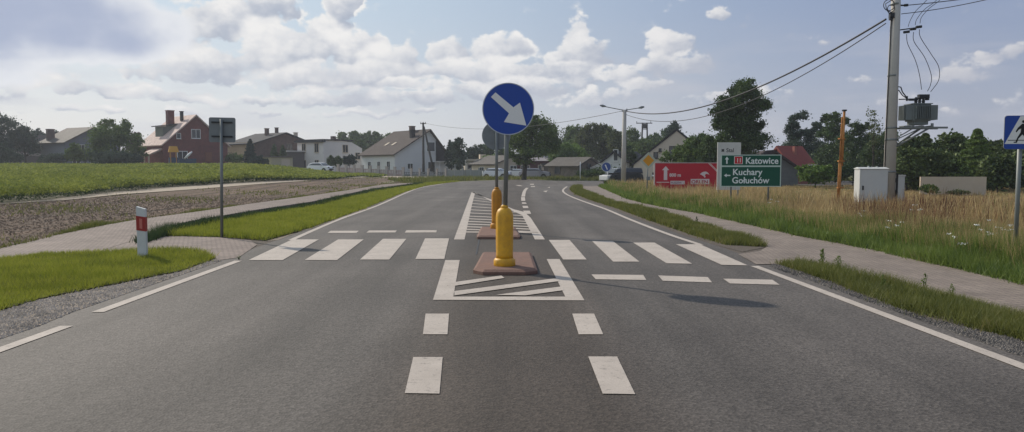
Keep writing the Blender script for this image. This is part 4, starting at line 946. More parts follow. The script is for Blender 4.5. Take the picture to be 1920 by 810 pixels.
# playhouse in front
Yq = 114; q0 = base(332, Yq); rt = bempty('playhouse', q0, R(5), 'children climbing frame with yellow roof and blue slide tower before the brick house', 'playhouse')
zr = hz(283,Yq)-q0.z; mb = MB()
for x in (-.9,-.1):
    for y_ in (-.5,.5): mb.box((x,y_,zr/2), (.14,.14,zr))
mb.build('frame', mat('orange_wood', (.42,.20,.05), .8), rt)
mb = MB(); mb.add([(-1.15,-.7,zr-.2),(.3,-.7,zr-.2),(.3,.7,zr-.2),(-1.15,.7,zr-.2),(-1.0,-.3,zr+.7),(.05,-.3,zr+.7),(.05,.3,zr+.7),(-1.0,.3,zr+.7)], [(0,1,5,4),(1,2,6,5),(2,3,7,6),(3,0,4,7),(4,5,6,7),(0,3,2,1)]); mb.build('roof', mat('canopy_yellow', (.55,.27,.03), .6), rt)
mb = MB(); mb.box((-.45,0,zr-1.4), (1.3,1.1,.8)); mb.box((1.5,0,zr-1.6), (2.4,.9,.9)); mb.build('blue_panel', mat('blue_plastic', (.03,.06,.11), .5), rt)
mb = MB(); mb.tube([(1.0,-.6,zr-1.2),(1.6,-.7,zr-.6),(2.1,-.7,zr-.1)], [.12,.2,.1], 8); mb.build('slide', M['white'], rt)
# house with weathered roof behind the tree (left)
Y = 135.0; q0 = base(177, Y); zg = q0.z; he, hr = hz(270,Y)-zg, hz(240,Y)-zg
rt, rf = gable_house('house', q0, R(30), 10, 8, he+.2, hr, mat('bluegrey_render', (.17,.18,.21), .9), M['tile_grey'], 'house with weathered grey roof and brick chimney left of the big round tree', oh=.5, front=[(-2.2,3.6,1.2,1.2),(-3.2,1.4,1.4,1.3),(0,1.4,1.4,1.3)])
boxat(rf, 'chimney', (-4.1,6.3,hr-1.6), (1.0,1.0,2.6), M['brick2'], 1)
# low long barn
Y = 150.0; q0 = base(85, Y); zg = q0.z; a = (130-38)*pxm(Y)
rt = bempty('barn', q0, R(2), 'long low brown shed with pale roof edge among trees at the far left', 'barn'); zt_ = hz(274,Y)-zg
mb = MB(); mb.box((0,3,zt_/2-.8), (a,6,zt_-.2+1.6)); mb.build('wall', mat('brown_render', (.10,.08,.075), .9, noise=[(1,.5,(.07,.06,.06))]), rt)
mb = MB(); mb.box((0.3,2.6,zt_+.1), (a*1.02,7.2,.75)); mb.build('roof', M['tile_grey'], rt)
mb = MB(); mb.box((-1.6,4.8,zt_+1.3), (a*.68,2.5,2.0)); mb.build('upper_storey', M['shed'], rt)
for k, x in enumerate((-3.5,-.5,2.5)): win(rt, (x,-.05,zt_-2.0), 1.2, 1.0, 0, M['shed'])
# hut heaps in front
for k, (px, w, h, lb) in enumerate([(33, 2.6, 2.5, 'small grey hut with domed roof at the far left, left of the other hut'),(60, 3.2, 2.3, 'small mauve grey hut with pale domed roof in front of the low brown shed')]):
    Yk_ = 140; q0 = base(px, Yk_); rt = bempty('hut', q0, R(8*k), lb, 'hut')
    mb = MB(); mb.box((0,0,h/2-.5), (w,2.2,h+1)); mb.build('wall', mat('mauve_boards', (.15,.13,.145), .9), rt)
    mb = MB(); mb.prism([(w/2*1.1*math.cos(t), .55*math.sin(t)) for t in np.linspace(0, math.pi, 12)], facing(Vector((0,-1.3,h))), -2.6); mb.build('roof', mat('pale_felt', (.28,.26,.25), .9), rt)
# cream house with maroon roof right behind the square sign
Y = 150.0; q0 = base(432, Y); zg = q0.z
rt, rf = gable_house('house', q0, R(62), 8, 9.5, hz(285,Y)-zg, hz(262,Y)-zg, M['render_beige'], M['tile_red'], 'cream house with maroon roof partly behind the grey square sign', left=[(2.5,1.2,1.3,1.3),(6.5,1.2,1.3,1.3)])
# brown brick house
Y = 142.0; q0 = base(535, Y); zg = q0.z; he, hr = hz(267,Y)-zg, hz(250,Y)-zg
rt, rf = gable_house('house', q0, R(33), 12.6, 9.5, he-.3, hr, M['brick2'], M['tile_dk'], 'two storey brown brick house with low dark roof beside the white flat-roofed house', oh=.7,
    left=[(2.5,4.3,1.3,1.3),(6.5,4.3,1.3,1.3),(2.5,1.4,1.3,1.3),(6.5,1.4,1.3,1.3)], front=[(1.0,4.2,1.3,1.3),(-3,1.4,1.4,1.4)], framem=M['shed'])
boxat(rf, 'chimney', (-1.6,3.5,hr+.25), (.6,.6,1.3), M['brick2'], 1); boxat(rf, 'chimney', (.2,3.0,hr+.35), (.5,.5,1.5), M['brick2'], 1)
boxat(rf, 'chimney', (5.4,4.5,hr-.4), (.6,.6,1.6), M['render_beige'], 1)
mb = MB(); mb.box((-6.36,4.7,3.0), (.12,9.2,4.0)); mb.build('ochre_facade', mat('ochre_render', (.36,.27,.18), .9, noise=[(.8,.5,(.29,.21,.14))]), rt)
# low garage and lean-to
Y = 128.0; q0 = base(530, Y); zg = q0.z
rt = bempty('garage', q0, R(30), 'small cream garage with flat roof between field and brown brick house', 'garage'); hh_ = hz(295,Y)-zg
mb = MB(); mb.box((0,1.8,hh_/2-.5), (4.0,3.4,hh_+1)); mb.build('wall', mat('yellowish_render', (.46,.41,.28), .9), rt)
mb = MB(); mb.box((0,1.8,hh_+.08), (4.4,3.9,.22)); mb.build('roof', M['tile_grey'], rt)
mb = MB(); mb.box((.6,-.0+.06,hh_/2-.1), (1.6,.1,hh_-.4)); mb.build('door', M['render_beige'], rt)
Y = 136.0; q0 = base(556, Y); zg = q0.z; rt = bempty('shed', q0, R(20), 'dark lean-to shed with pale roof edge touching the white house', 'shed'); hh_ = hz(284,Y)-zg
mb = MB(); mb.box((0,1.5,hh_/2-.5), (3.2,3,hh_+.8)); mb.build('wall', M['shed'], rt)
mb = MB(); mb.box((0,1.4,hh_+.05), (3.8,3.6,.2)); mb.build('roof', M['render_white'], rt)
# white flat-roofed house: light side wing on the left, long grey-white wall on the right
Y = 134.0; q0 = base(612, Y); zg = q0.z; zt_ = hz(263,Y)-zg; s = pxm(Y)
rt = bempty('house', q0, R(38), 'white two storey house with flat roof and sloping parapet left of the grey house', 'house')
mb = MB(); Lr = 8.3; Ls = 7.6
mb.prism([(-.6,-1.5),(Lr,-1.5),(Lr,zt_-1.3),(5.9,zt_-.25),(2.5,zt_+.1),(-.6,zt_-.1)], facing(Vector((0,0,0))), -Ls); mb.build('wall', M['render_white'], rt)
mb = MB(); mb.box((2.6,Ls/2,zt_+.10), (6.6,Ls+.5,.22)); mb.box((-.7,Ls/2,zt_-.15), (.9,Ls+.4,.35)); rf = mb.build('roof', M['tile_dk'], rt)
mb = MB(); mb.box((5.2,4.5,zt_+.5), (.7,.7,1.0)); mb.box((6.6,5.5,zt_+.2), (.9,.7,.8)); mb.build('chimney', M['brick2'], rf)
for (y_, z_, w, h) in ((1.9,4.3,1.2,1.7),(5.6,4.3,1.2,1.7),(1.9,1.4,1.2,1.5),(5.6,1.4,1.2,1.5)): win(rt, (-.63,y_,z_), w, h, R(-90), M['render_beige'])
win(rt, (4.3,-.03,4.2), 1.3, 1.5, 0, M['render_beige']); win(rt, (7.2,-.03,2.9), 1.2, 1.3, 0, M['render_beige'])
M['pillar'] = mat('fence_pillar', (.40,.36,.32), .9)
# pillared fence, grey fence
def fence(pA, pB, n, hgt, label, name, pillarm, panelm, pw=.35, pillar_extra=.45, slats=False):
    A, B = Vector(pA), Vector(pB); rt = empty(name, A, math.atan2((B-A).y, (B-A).x), label, 'fence'); L = (B-A).xy.length
    dz = (B.z-A.z)/L
    for k in range(n+1):
        x = L*k/n; mb = MB(); mb.box((x,0,x*dz+(hgt+pillar_extra)/2-.3), (pw,pw,hgt+pillar_extra+.6)); mb.box((x,0,x*dz+hgt+pillar_extra+.03), (pw+.1,pw+.1,.07)); mb.build('pillar', pillarm, rt)
    mb = MB()
    for k in range(n):
        xa, xb = L*k/n+pw/2, L*(k+1)/n-pw/2; zz = (xa+xb)/2*dz
        mb.box(((xa+xb)/2, 0, zz+.12), (xb-xa, pw*.6, .55))
        if slats:
            m_ = max(4, int((xb-xa)/.35))
            for j in range(m_): mb.box((xa+(xb-xa)*(j+.5)/m_, 0, zz+hgt/2+.2), (.16,.04,hgt-.4))
            mb.box(((xa+xb)/2, .035, zz+hgt-.1), (xb-xa,.03,.1))
        else: mb.box(((xa+xb)/2, 0, zz+hgt/2+.05), (xb-xa, .1, hgt-.5))
    mb.build('panel', panelm, rt); return rt
fence(base(634, 120), base(756, 117), 8, .95, 'low fence with cream pillars and pinkish boards in front of the white and grey houses', 'pillared_fence', M['pillar'], mat('pinkish_boards', (.36,.28,.25), .9), slats=True)
fence(base(756, 117), base(836, 112), 5, .75, 'low pale mesh fence with thin pillars before the grey house gable', 'pillared_fence', M['pillar'], mat('grey_wire_panel', (.16,.17,.17), .9), slats=True, pw=.28)
fence(base(838, 112), base(962, 106), 8, 1.25, 'grey concrete panel fence running behind the traffic signs', 'panel_fence', mat('fence_grey', (.22,.24,.235), .9), mat('fence_panel_grey', (.185,.205,.20), .9), pw=.2, pillar_extra=.05)
Y = 125.0; q0 = base(893, Y); zg = q0.z; hh_ = hz(300,Y)-zg
rt = bempty('shed', q0, R(12), 'small cream hut with dark opening behind the grey panel fence', 'shed')
mb = MB(); mb.box((0,1.2,hh_/2-.1), (3.4,2.4,hh_-.1)); mb.build('wall', M['render_cream'], rt)
mb = MB(); mb.box((0,1.1,hh_), (4.0,3.0,.3)); mb.box((1.3,1.1,hh_+.5), (1.0,1,.9)); mb.build('roof', M['render_beige'], rt)
mb = MB(); mb.box((-.3,-.02,hh_*.6), (2.2,.06,.8)); mb.build('opening', M['wood_dk'], rt)
# buildings beyond the junction
Y = 112.0; q0 = base(962, Y); zg = 0
rt, rf = gable_house('house', q0, R(35), 6.5, 6.5, hz(308,Y), hz(293,Y), M['render_beige'], M['tile_grey'], 'pale mauve cottage behind the poles of the two round signs', left=[(3.5,1.0,1.2,1.0)], front=[(0,1.2,1.2,1.0)])
Y = 112.0; q0 = base(1000, Y)
rt = bempty('house', q0, R(-4), 'dark maroon low building with pale roof behind the tall roadside tree', 'house')
mb = MB(); mb.box((0,2,1.2), (4.8,4,2.6)); mb.build('wall', mat('maroon_render', (.09,.03,.032), .9, noise=[(2,.5,(.06,.03,.03))]), rt)
mb = MB(); mb.add([(-2.6,-.4,2.4),(2.6,-.4,2.4),(2.6,4.4,2.4),(-2.6,4.4,2.4),(-2.4,2,3.4),(2.4,2,3.4)], [(0,1,5,4),(2,3,4,5),(0,4,3),(1,2,5),(0,3,2,1)]); mb.build('roof', mat('pale_tin_roof', (.33,.29,.29), .7), rt)
boxat(rt, 'chimney', (.8,2,3.4), (.5,.5,1.8), M['brick2'], 1)
win(rt, (-1.2,-.03,1.3), 1.4, 1.0, 0, M['render_beige']); win(rt, (1.2,-.03,1.3), 1.0, 1.0, 0, M['render_beige'])
Y = 104.0; q0 = base(1053, Y); a = 60*pxm(Y)
rt = bempty('barn', q0, R(3), 'long grey shed with two dark doorways under the light green tree', 'barn')
hh_ = hz(309,Y); mb = MB(); mb.box((0,2.5,hh_/2), (a+.6,5,hh_)); mb.build('wall', M['shed'], rt)
mb = MB(); mb.box((0,2.4,hh_+.08), (a+1.2,5.8,.2)); mb.build('roof', mat('tarred_roof', (.07,.065,.06), .95), rt)
for x, w in ((-.5,1.3),(1.3,1.1)): mb = MB(); mb.box((x,-.02,hh_*.48), (w,.08,hh_*.72)); mb.build('doorway', M['wood_dk'], rt)
Y = 98.0; q0 = base(1104, Y)
rt, rf = gable_house('barn', q0, R(52), 4.6, 5.0, hz(311,Y), hz(297,Y), mat('stained_plaster', (.20,.165,.14), .95, noise=[(1.2,.7,(.10,.075,.065)),(5,.5,(.30,.27,.22))]), M['tile_grey'], 'ruined brownish outbuilding with weathered roof in front of the willow', cat='barn', front=[(0,1.4,.9,1.2,0)], left=[(3.4,1.1,1.0,1.0,0)], framem=M['shed'])
Y = 96.0; q0 = base(1152, Y)
rt, rf = gable_house('house', q0, R(-28), 3.4, 6.0, hz(303,Y), hz(286,Y), M['render_grey'], M['tile_dk'], 'narrow white gabled house left of the lamp post', oh=.3, front=[(.2,3.0,.7,1.5,0),(.2,1.0,.9,1.0,0)])
mb = MB(); mb.add([(-1.7,0,0),(-4.2,0,0),(-4.2,0,hz(318,Y)),(-1.7,0,hz(303,Y)),(-1.7,4,0),(-4.2,4,0),(-4.2,4,hz(318,Y)),(-1.7,4,hz(303,Y))], [(0,1,2,3),(4,5,6,7),(0,1,5,4),(1,2,6,5),(2,3,7,6)]); mb.build('side_wing', M['render_white'], rt)
# big gabled barn on the right
Y = 82.0; q0 = base(1268, Y); s = pxm(Y); he, hr = hz(309,Y), hz(245,Y)
rt, rf = gable_house('barn', q0, R(0), 2*79*s, 14, he, hr, M['render_beige'], M['wood_dk'], 'tall beige gabled barn with dark steep roof behind the yellow diamond sign', cat='barn', oh=.12, th=.18,
    front=[(-38*s,hz(291,Y),.5,.7,0),(-30*s,hz(281,Y),.3,.35,0),(-4*s,hz(285,Y),1.1,1.3,1)], framem=M['wood_dk'])
for x in (-68, -41):
    mb = MB(); mb.box((x*s,-.03,hz(338,Y)+.3), (.35,.12,1.1)); o = mb.build('doorway', M['wood_dk'], rt); mb = MB(); mb.box((x*s,-.1,hz(331,Y)+.1), (.5,.2,.16)); mb.build('lintel', M['white'], o)
# right house with red hipped roof and its dark outbuilding
Y = 66.0; s = pxm(Y); q0 = base(1462, Y)
rt, rf = gable_house('house', (q0.x+.9, Y+3, 0), R(-46), 3.6, 2.7, hz(316,Y), hz(277,Y), mat('orange_pink_render', (.30,.12,.09), .9), mat('dull_red_roof', (.24,.058,.045), .8, noise=[(3,.5,(.17,.045,.04))]), 'house with steep dull red roof seen right above the green board', oh=.25, right=[(2.4,1.3,.9,.9)])
boxat(rf, 'chimney', (.7,1.3,hz(277,Y)-.6), (.28,.28,1.6), mat('orange_brick', (.34,.13,.10), .9))
Y = 60.0; s = pxm(Y); q0 = base(1462, Y); hh_ = hz(309,Y)
rt, rf = gable_house('shed', (base(1450,Y).x, Y, 0), R(14), 3.9, 4.5, hz(318,Y), hz(286,Y), mat('dark_grey_plaster', (.13,.13,.13), .95, noise=[(1.2,.6,(.09,.09,.09)),(6,.4,(.18,.175,.165))]), mat('dark_tarred_roof', (.045,.03,.03), .8), 'dark grey plastered outbuilding right behind the green direction board', cat='shed', oh=.3)
# ================================================================ vehicles
def car(name, loc, rz, col, label, L=4.2, Wd=1.75, H=1.5, kind='hatch', group=None):
    rt = empty(name, loc, rz, label, 'car' if kind != 'van' else 'van', group); hw = Wd/2
    paintm = mat('car_paint', col, .35, spec=.5, coat=.4)
    lower = [(-L/2,.35),(-L/2+.05,.7),(-L/2+.2,.88),(-L*.22,.98),(L*.33,1.0),(L/2-.08,.92),(L/2,.6),(L/2-.03,.32),(L*.36+.34,.30),(L*.36+.30,.5),(L*.36,.66),(L*.36-.30,.5),(L*.36-.34,.26),(-L*.30+.34,.26),(-L*.30+.30,.5),(-L*.30,.66),(-L*.30-.30,.5),(-L*.30-.34,.30)]
    up = [(-L*.25,.97),(-L*.12,H-.05),(-L*.02,H),(L*.28,H-.02),(L*.40,H-.2),(L*.45,.98)] if kind != 'van' else [(-L*.36,.97),(-L*.24,H-.06),(-L*.1,H),(L*.47,H),(L*.49,H-.2),(L*.49,.98)]
    def loft(prof, w0, w1, m, nm, par, zr=None):
        mb = MB(); zs = [z for _, z in prof]; z0, z1 = min(zs), max(zs)
        def hwid(z): return w0+(w1-w0)*(z-z0)/(z1-z0)
        n = len(prof); vs = [(x, -hwid(z), z) for x, z in prof]+[(x, hwid(z), z) for x, z in prof]
        mb.add(vs, [tuple(range(n)), tuple(reversed(range(n, 2*n)))]+[(i, n+i, n+(i+1) % n, (i+1) % n) for i in range(n)])
        o = mb.build(nm, m, par); bv = o.modifiers.new('bevel', 'BEVEL'); bv.width = .05; bv.segments = 2; bv.limit_method = 'ANGLE'; return o
    body = loft(lower, hw-.02, hw-.06, paintm, 'body', rt)
    cab_ = loft(up, hw-.06, hw-.24, paintm, 'cabin', rt)
    ins = [(x*.96+.0, z-.05 if z > 1.2 else z+.04) for x, z in up]
    gl = loft([(x*.93, (z-.09) if z > 1.2 else z+.06) for x, z in up], hw-.055, hw-.19, M['glass'], 'side_windows', cab_)
    mb = MB(); a, b = up[0], up[1]; w0, w1 = hw-.15, hw-.28
    mb.add([(a[0]+.02,-w0,a[1]+.06),(a[0]+.02,w0,a[1]+.06),(b[0]-.02,w1,b[1]-.03),(b[0]-.02,-w1,b[1]-.03)], [(0,1,2,3)]); mb.add([(a[0]-.04,-w0,a[1]+.06),(a[0]-.04,w0,a[1]+.06),(b[0]-.06,w1,b[1]-.03),(b[0]-.06,-w1,b[1]-.03)], [(0,1,2,3)]); mb.build('windscreen', M['glass'], cab_)
    for x in (-L*.30, L*.36):
        for s_ in (-1, 1):
            mb = MB(); mb.cyl((x, s_*(hw-.2), .31), (x, s_*(hw+.0), .31), .31, n=20); wh = mb.build('wheel', M['black'], rt)
            mb = MB(); mb.cyl((x, s_*(hw-.05), .31), (x, s_*(hw+.015), .31), .18, n=14); mb.build('rim', M['galv'], wh)
    for s_ in (-1, 1):
        mb = MB(); mb.box((-L/2+.10, s_*(hw-.3), .72), (.14,.36,.16), bev=.02); mb.build('headlight', M['glass'], rt)
        mb = MB(); mb.box((-L*.17, s_*(hw+.06), 1.0), (.12,.16,.13), bev=.02); mb.build('mirror', paintm, rt)
    mb = MB(); mb.box((-L/2+.0,0,.45), (.08,Wd*.6,.2)); mb.build('grille', M['black'], rt)
    return rt
W1 = (.74,.74,.72)
car('parked_car', base(601, 113.5, .03), R(158), W1, 'white car on the sandy road in front of the white flat-roofed house', L=3.9, H=1.45)
car('parked_car', base(933, 97, 0), R(160), (.62,.64,.68), 'pale car nose poking out just left of the post of the near blue sign', L=3.4, H=1.35)
car('parked_car', base(963, 99, 0), R(5), W1, 'white car low between sign post and the tall tree trunk', L=3.2, H=1.25)
car('parked_car', base(1003, 96, 0), R(170), (.28,.27,.30), 'grey car just right of the tall tree trunk by the junction', L=4.0, H=1.35)
v = car('parked_car', base(1166, 63.0, 0), R(22), (.022,.024,.024), 'black off-road car with pale front bumper, parked behind the lamp post', L=3.3, Wd=1.7, H=1.45, kind='van')
mb = MB(); mb.box((-1.62,0,.62), (.30,1.5,.42), bev=.06); mb.build('front_bumper', mat('pale_bumper', (.45,.46,.46), .5), v)
# ================================================================ vegetation
def quads(c, nrm_rand, size, rng, aspect=1.0, up=0.0):
    n = len(c); a = rng.normal(size=(n, 3)); a[:, 2] *= (1-up); a /= np.linalg.norm(a, axis=1, keepdims=True)
    b = rng.normal(size=(n, 3)); b -= a*(a*b).sum(1, keepdims=True); b /= np.linalg.norm(b, axis=1, keepdims=True)
    s = (size*rng.uniform(.6, 1.3, n))[:, None] if np.isscalar(size) else (size*rng.uniform(.6, 1.3, n))[:, None]
    a = a*s*.5; b = b*s*.5*aspect
    return np.stack([c-a*1.0, c-b*.8, c+a, c+b*.8], 1).reshape(-1, 3)
def crown_points(ells, n, rng, shell=.3, nclump=None, cr=.3, droop=0):
    """ells: list of (cx,cy,cz,rx,ry,rz)"""
    E = np.array(ells, float); vol = (E[:, 3]*E[:, 4]*E[:, 5])**(2/3); pr = vol/vol.sum()
    nclump = nclump or max(24, 34*len(ells)); k = rng.choice(len(E), nclump, p=pr)
    d = rng.normal(size=(nclump, 3)); d /= np.linalg.norm(d, axis=1, keepdims=True); d[:, 2] = np.where(d[:, 2] < -.6, -d[:, 2]*.5, d[:, 2])
    r = rng.uniform(shell, 1.0, nclump)**.8
    cl = E[k, :3]+d*E[k, 3:6]*r[:, None]; sz = E[k, 3:6].mean(1)*cr*rng.uniform(.6, 1.5, nclump)
    j = rng.integers(0, nclump, n); u = rng.normal(size=(n, 3))*.55
    u[:, 2] *= .75
    p = cl[j]+u*sz[j][:, None]
    if droop: p[:, 2] -= np.abs(u[:, 0])*droop*sz[j]
    return p
LM = {
 'dark': leafmat('foliage_dark', (0.028,0.051,0.020), (0.099,0.151,0.044), .18, .5),
 'mid': leafmat('foliage_mid', (0.041,0.073,0.020), (0.151,0.215,0.048), .25, .6),
 'light': leafmat('foliage_light', (0.058,0.111,0.021), (0.182,0.273,0.058), .32, .7),
 'olive': leafmat('foliage_olive', (0.036,0.049,0.023), (0.137,0.163,0.058), .28, .6),
 'blue': leafmat('foliage_haze_blue', (0.026,0.044,0.033), (0.075,0.111,0.068), .2, .5),  # blue tint of distant haze put into the leaf colour
 'conifer': leafmat('needles_dark', (0.026,0.044,0.017), (0.120,0.159,0.041), .12, .7),
 'spruce': leafmat('needles_blue_green', (0.013,0.031,0.026), (0.039,0.072,0.055), .12, .8),
 'brownish': leafmat('foliage_maroon', (0.039,0.021,0.021), (0.098,0.058,0.052), .2, .6),
}
M['bark'] = mat('bark', (.05,.042,.034), .95, noise=[(8,.5,(.03,.026,.022))], bump=(15,.8,.03))
def tree(px, Y, wpx, top, bot, leaf, label, seed, n=4200, lobes=5, name='deciduous_tree', group=None, basey=None, shape='round', ls=None, dens=1, cat='tree', trunkpx=None, cr=.29, blobs=None):
    rng = np.random.default_rng(seed); q0 = base(px, Y); s = Y/FPX; w = wpx*s; zt = hz(top, Y)-q0.z; zb = max(.15, hz(bot, Y)-q0.z)
    rt = empty(name, q0, rng.uniform(0, .1), label, cat, group); hc = zt-zb; rr = w/2; tx = 0 if trunkpx is None else (trunkpx-px)*s
    ells = []; zt = zt+.045*(zt-zb) if not blobs else zt
    if blobs:                                   # main leaf masses of this crown: offset, height, width, depth
        shape = 'blobs'
        for bx, by, brx, bry in blobs: ells.append(((bx-px)*s, rng.uniform(-.35, .35)*rr, hz(by, Y)-q0.z, brx*s, min(brx, bry*1.3)*s, bry*s))
    elif shape == 'round':
        ells.append((0, 0, zb+hc*.48, rr*.70, rr*.70, hc*.44))
        for k in range(lobes):
            a = 2*math.pi*k/lobes+rng.uniform(-.4, .4); f = rng.uniform(.42, .60)
            ells.append((rr*f*math.cos(a), rr*f*math.sin(a), zb+hc*rng.uniform(.25, .72), rr*rng.uniform(.34, .46), rr*.42, hc*rng.uniform(.2, .28)))
        ells.append((rr*rng.uniform(-.25, .25), 0, zb+hc*.78, rr*.42, rr*.42, hc*.2))
    elif shape == 'tall':
        ells.append((0, 0, zb+hc*.45, rr*.75, rr*.7, hc*.42))
        for k in range(lobes):
            a = rng.uniform(0, 6.28); ells.append((rr*.45*math.cos(a), rr*.45*math.sin(a), zb+hc*(k+.7)/(lobes+1), rr*rng.uniform(.35, .55), rr*.45, hc*.14))
        ells.append((rr*rng.uniform(-.15, .15), 0, zb+hc*.86, rr*.3, rr*.3, hc*.13))
    elif shape == 'shrub':
        ells.append((0, 0, zb+hc*.45, rr*.85, rr*.7, hc*.48))
        for k in range(lobes):
            a = 2*math.pi*k/lobes; ells.append((rr*.6*math.cos(a), rr*.4*math.sin(a), zb+hc*rng.uniform(.35, .7), rr*.38, rr*.38, hc*.3))
    sz = (ls*1.25 if ls else max(.12, s*3.6))
    if shape == 'cone':
        m_ = int(n*1.7); t = rng.uniform(0, 1, m_)**.8; lay = np.floor(t*14)/14+rng.uniform(0, .045, m_); lay = np.clip(lay, 0, 1)
        brad = rr*(1-lay)**.72; ang = rng.uniform(0, 6.28, m_); nb = 11
        bid = (np.floor(ang/6.28*nb)+np.floor(lay*14)*nb).astype(int); brad = brad*rng.uniform(.5, 1.12, bid.max()+1)[bid]; ang = (np.floor(ang/6.28*nb)+rng.normal(.5, .3, m_))/nb*6.28+lay*40
        rad = brad*np.sqrt(rng.uniform(.04, 1, m_)); p = np.stack([rad*np.cos(ang), rad*np.sin(ang), zb+hc*lay-rad*.22+rng.normal(0, .03*hc/6, m_)], 1)
        p[:, 2] = np.minimum(np.maximum(p[:, 2], .1), zt)
        vs = quads(p, None, sz, rng, .5, 0)
    else:
        p = crown_points(ells, int(n*dens*1.9), rng, cr=cr, nclump=int(40+18*len(ells))); p[:, 2] = np.maximum(p[:, 2], .08)
        vs = quads(p, None, sz, rng, .75)
    # trunk and limbs, one mesh
    mb = MB(); tr = max(.08, w*.035) if shape != 'shrub' else .04
    topz = zb+hc*(.55 if shape != 'cone' else .97)
    mb.tube([(tx,0,-.2),(tx*.9,0,zb*.5),(tx*.5,0,zb+hc*.2),(0,0,topz)], [tr*1.4,tr,tr*.8,tr*.2], 8)
    if shape in ('round', 'tall', 'shrub', 'blobs'):
        for e in ells[1:]:
            st = Vector((tx*.5, 0, zb+hc*.1)); en = Vector(e[:3]); md = st.lerp(en, .5)+Vector((0,0,-.05*hc)); mb.tube([st, md, en], [tr*.55,tr*.35,tr*.08], 5)
    mb.build('trunk', M['bark'], rt)
    o = np_mesh('crown', vs, 4, LM[leaf], rt); return rt
T = tree
# --- left horizon
T(3, 128, 78, 205, 300, 'blue', 'tallest dark tree cut off by the left edge', 1, 6500, blobs=[(2,232,30,28),(-25,240,40,36),(18,258,22,26),(-6,280,44,28),(24,285,20,22)])
T(48, 132, 60, 232, 300, 'blue', 'medium dark tree right of the tallest one at the left edge', 2)
T(-22, 112, 90, 262, 308, 'blue', 'broad dark shrubs under the tallest tree at the left edge', 3, name='shrub', shape='shrub', cat='shrub')
T(72, 175, 34, 240, 285, 'blue', 'hazy small tree behind the low brown shed roof', 4, 2500)
T(92, 190, 30, 250, 285, 'blue', 'hazy low tree in the gap behind the low shed', 5, 2000)
T(112, 160, 34, 243, 285, 'blue', 'rounded dark tree left of the brick chimney on the weathered roof', 6, 3000)
T(217, 112, 104, 223, 309, 'mid', 'big round green tree between the weathered-roof house and the red brick house', 7, 9500, trunkpx=218, blobs=[(203,240,20,16),(229,240,21,17),(214,262,38,26),(246,264,23,22),(187,268,18,20),(212,290,42,20),(255,284,14,18)])
T(205, 104, 80, 284, 309, 'blue', 'dark low hedge bushes beneath the big round green tree', 8, name='shrub', shape='shrub', cat='shrub')
T(250, 107, 40, 288, 309, 'blue', 'dark bush beside the porch of the red brick house', 9, 2500, name='shrub', shape='shrub', cat='shrub')
T(258, 135, 44, 246, 300, 'brownish', 'brownish tree behind the right side of the big round green tree', 10, 2800)
T(140, 116, 34, 268, 309, 'mid', 'light green bush in front of the weathered-roof house', 11, 2500, shape='shrub', name='shrub', cat='shrub')
T(160, 122, 34, 276, 309, 'blue', 'dark bush under the gable of the weathered-roof house', 12, 2500, shape='shrub', name='shrub', cat='shrub')
T(100, 124, 60, 288, 309, 'blue', 'row of low dark bushes in front of the low brown shed', 13, 2500, shape='shrub', name='shrub', cat='shrub')
T(20, 120, 50, 284, 309, 'blue', 'dark bush before the huts at the far left', 14, 2500, shape='shrub', name='shrub', cat='shrub')
T(470, 122, 36, 260, 309, 'spruce', 'dark blue-green spruce between the square sign and the brown brick house', 15, 4500, name='conifer', shape='cone')
T(440, 124, 34, 285, 309, 'mid', 'pale green shrub left of the blue-green spruce', 16, 2400, name='shrub', shape='shrub', cat='shrub')
T(483, 118, 26, 290, 312, 'spruce', 'small bluish shrub at the foot of the spruce', 17, 1800, name='shrub', shape='shrub', cat='shrub')
T(497, 119, 16, 297, 312, 'blue', 'low clipped bush between the small bluish shrub and the cream garage', 18, 1200, name='shrub', shape='shrub', cat='shrub')
T(515, 131, 22, 270, 300, 'dark', 'dark slim conifer against the brown brick gable, left of its twin', 19, 2200, name='conifer', shape='cone')
T(531, 131, 20, 272, 300, 'dark', 'dark slim conifer against the brown brick gable, right of its twin', 20, 2200, name='conifer', shape='cone')
T(620, 122, 14, 291, 315, 'dark', 'leftmost of the round clipped shrubs by the white house', 21, 1800, name='shrub', shape='shrub', cat='shrub', group='clipped shrubs by the white house')
T(634, 122, 16, 291, 315, 'dark', 'second round clipped shrub from the left by the white house', 22, 1800, name='shrub', shape='shrub', cat='shrub', group='clipped shrubs by the white house')
T(655, 123, 26, 288, 315, 'spruce', 'rightmost and widest shrub by the white house, bluish', 23, 2600, name='shrub', shape='shrub', cat='shrub', group='clipped shrubs by the white house')
for k, (px, w, t) in enumerate([(642,34,246),(664,36,243),(688,36,245),(710,34,244),(731,30,247)]):
    T(px, 195, w, t, 290, 'mid', ['leftmost','second','third','fourth','rightmost'][k]+' treetop of the row behind the white and grey houses', 30+k, 2600, group='treetops behind the white and grey houses', lobes=4)
T(676, 165, 40, 262, 300, 'dark', 'dark low tree in the gap between the white house and the grey roof', 36, 2400)
# --- between the grey house and the signs
T(846, 125, 26, 262, 318, 'blue', 'slim bluish tree touching the grey house roof end', 40, 2200, shape='tall')
T(861, 120, 34, 256, 322, 'blue', 'taller bluish poplar-like tree right of the grey house', 41, 3600, shape='tall')
T(890, 135, 40, 272, 318, 'blue', 'low tree left of the grey round sign back', 42, 2600)
T(908, 150, 46, 266, 318, 'dark', 'dark tree seen behind the grey round sign back', 43, 2600)
T(925, 118, 50, 288, 320, 'light', 'green bush behind the post of the farther island sign', 44, 2600, name='shrub', shape='shrub', cat='shrub')
T(940, 140, 40, 275, 318, 'dark', 'dark tree filling the gap between the two sign posts', 45, 2600)
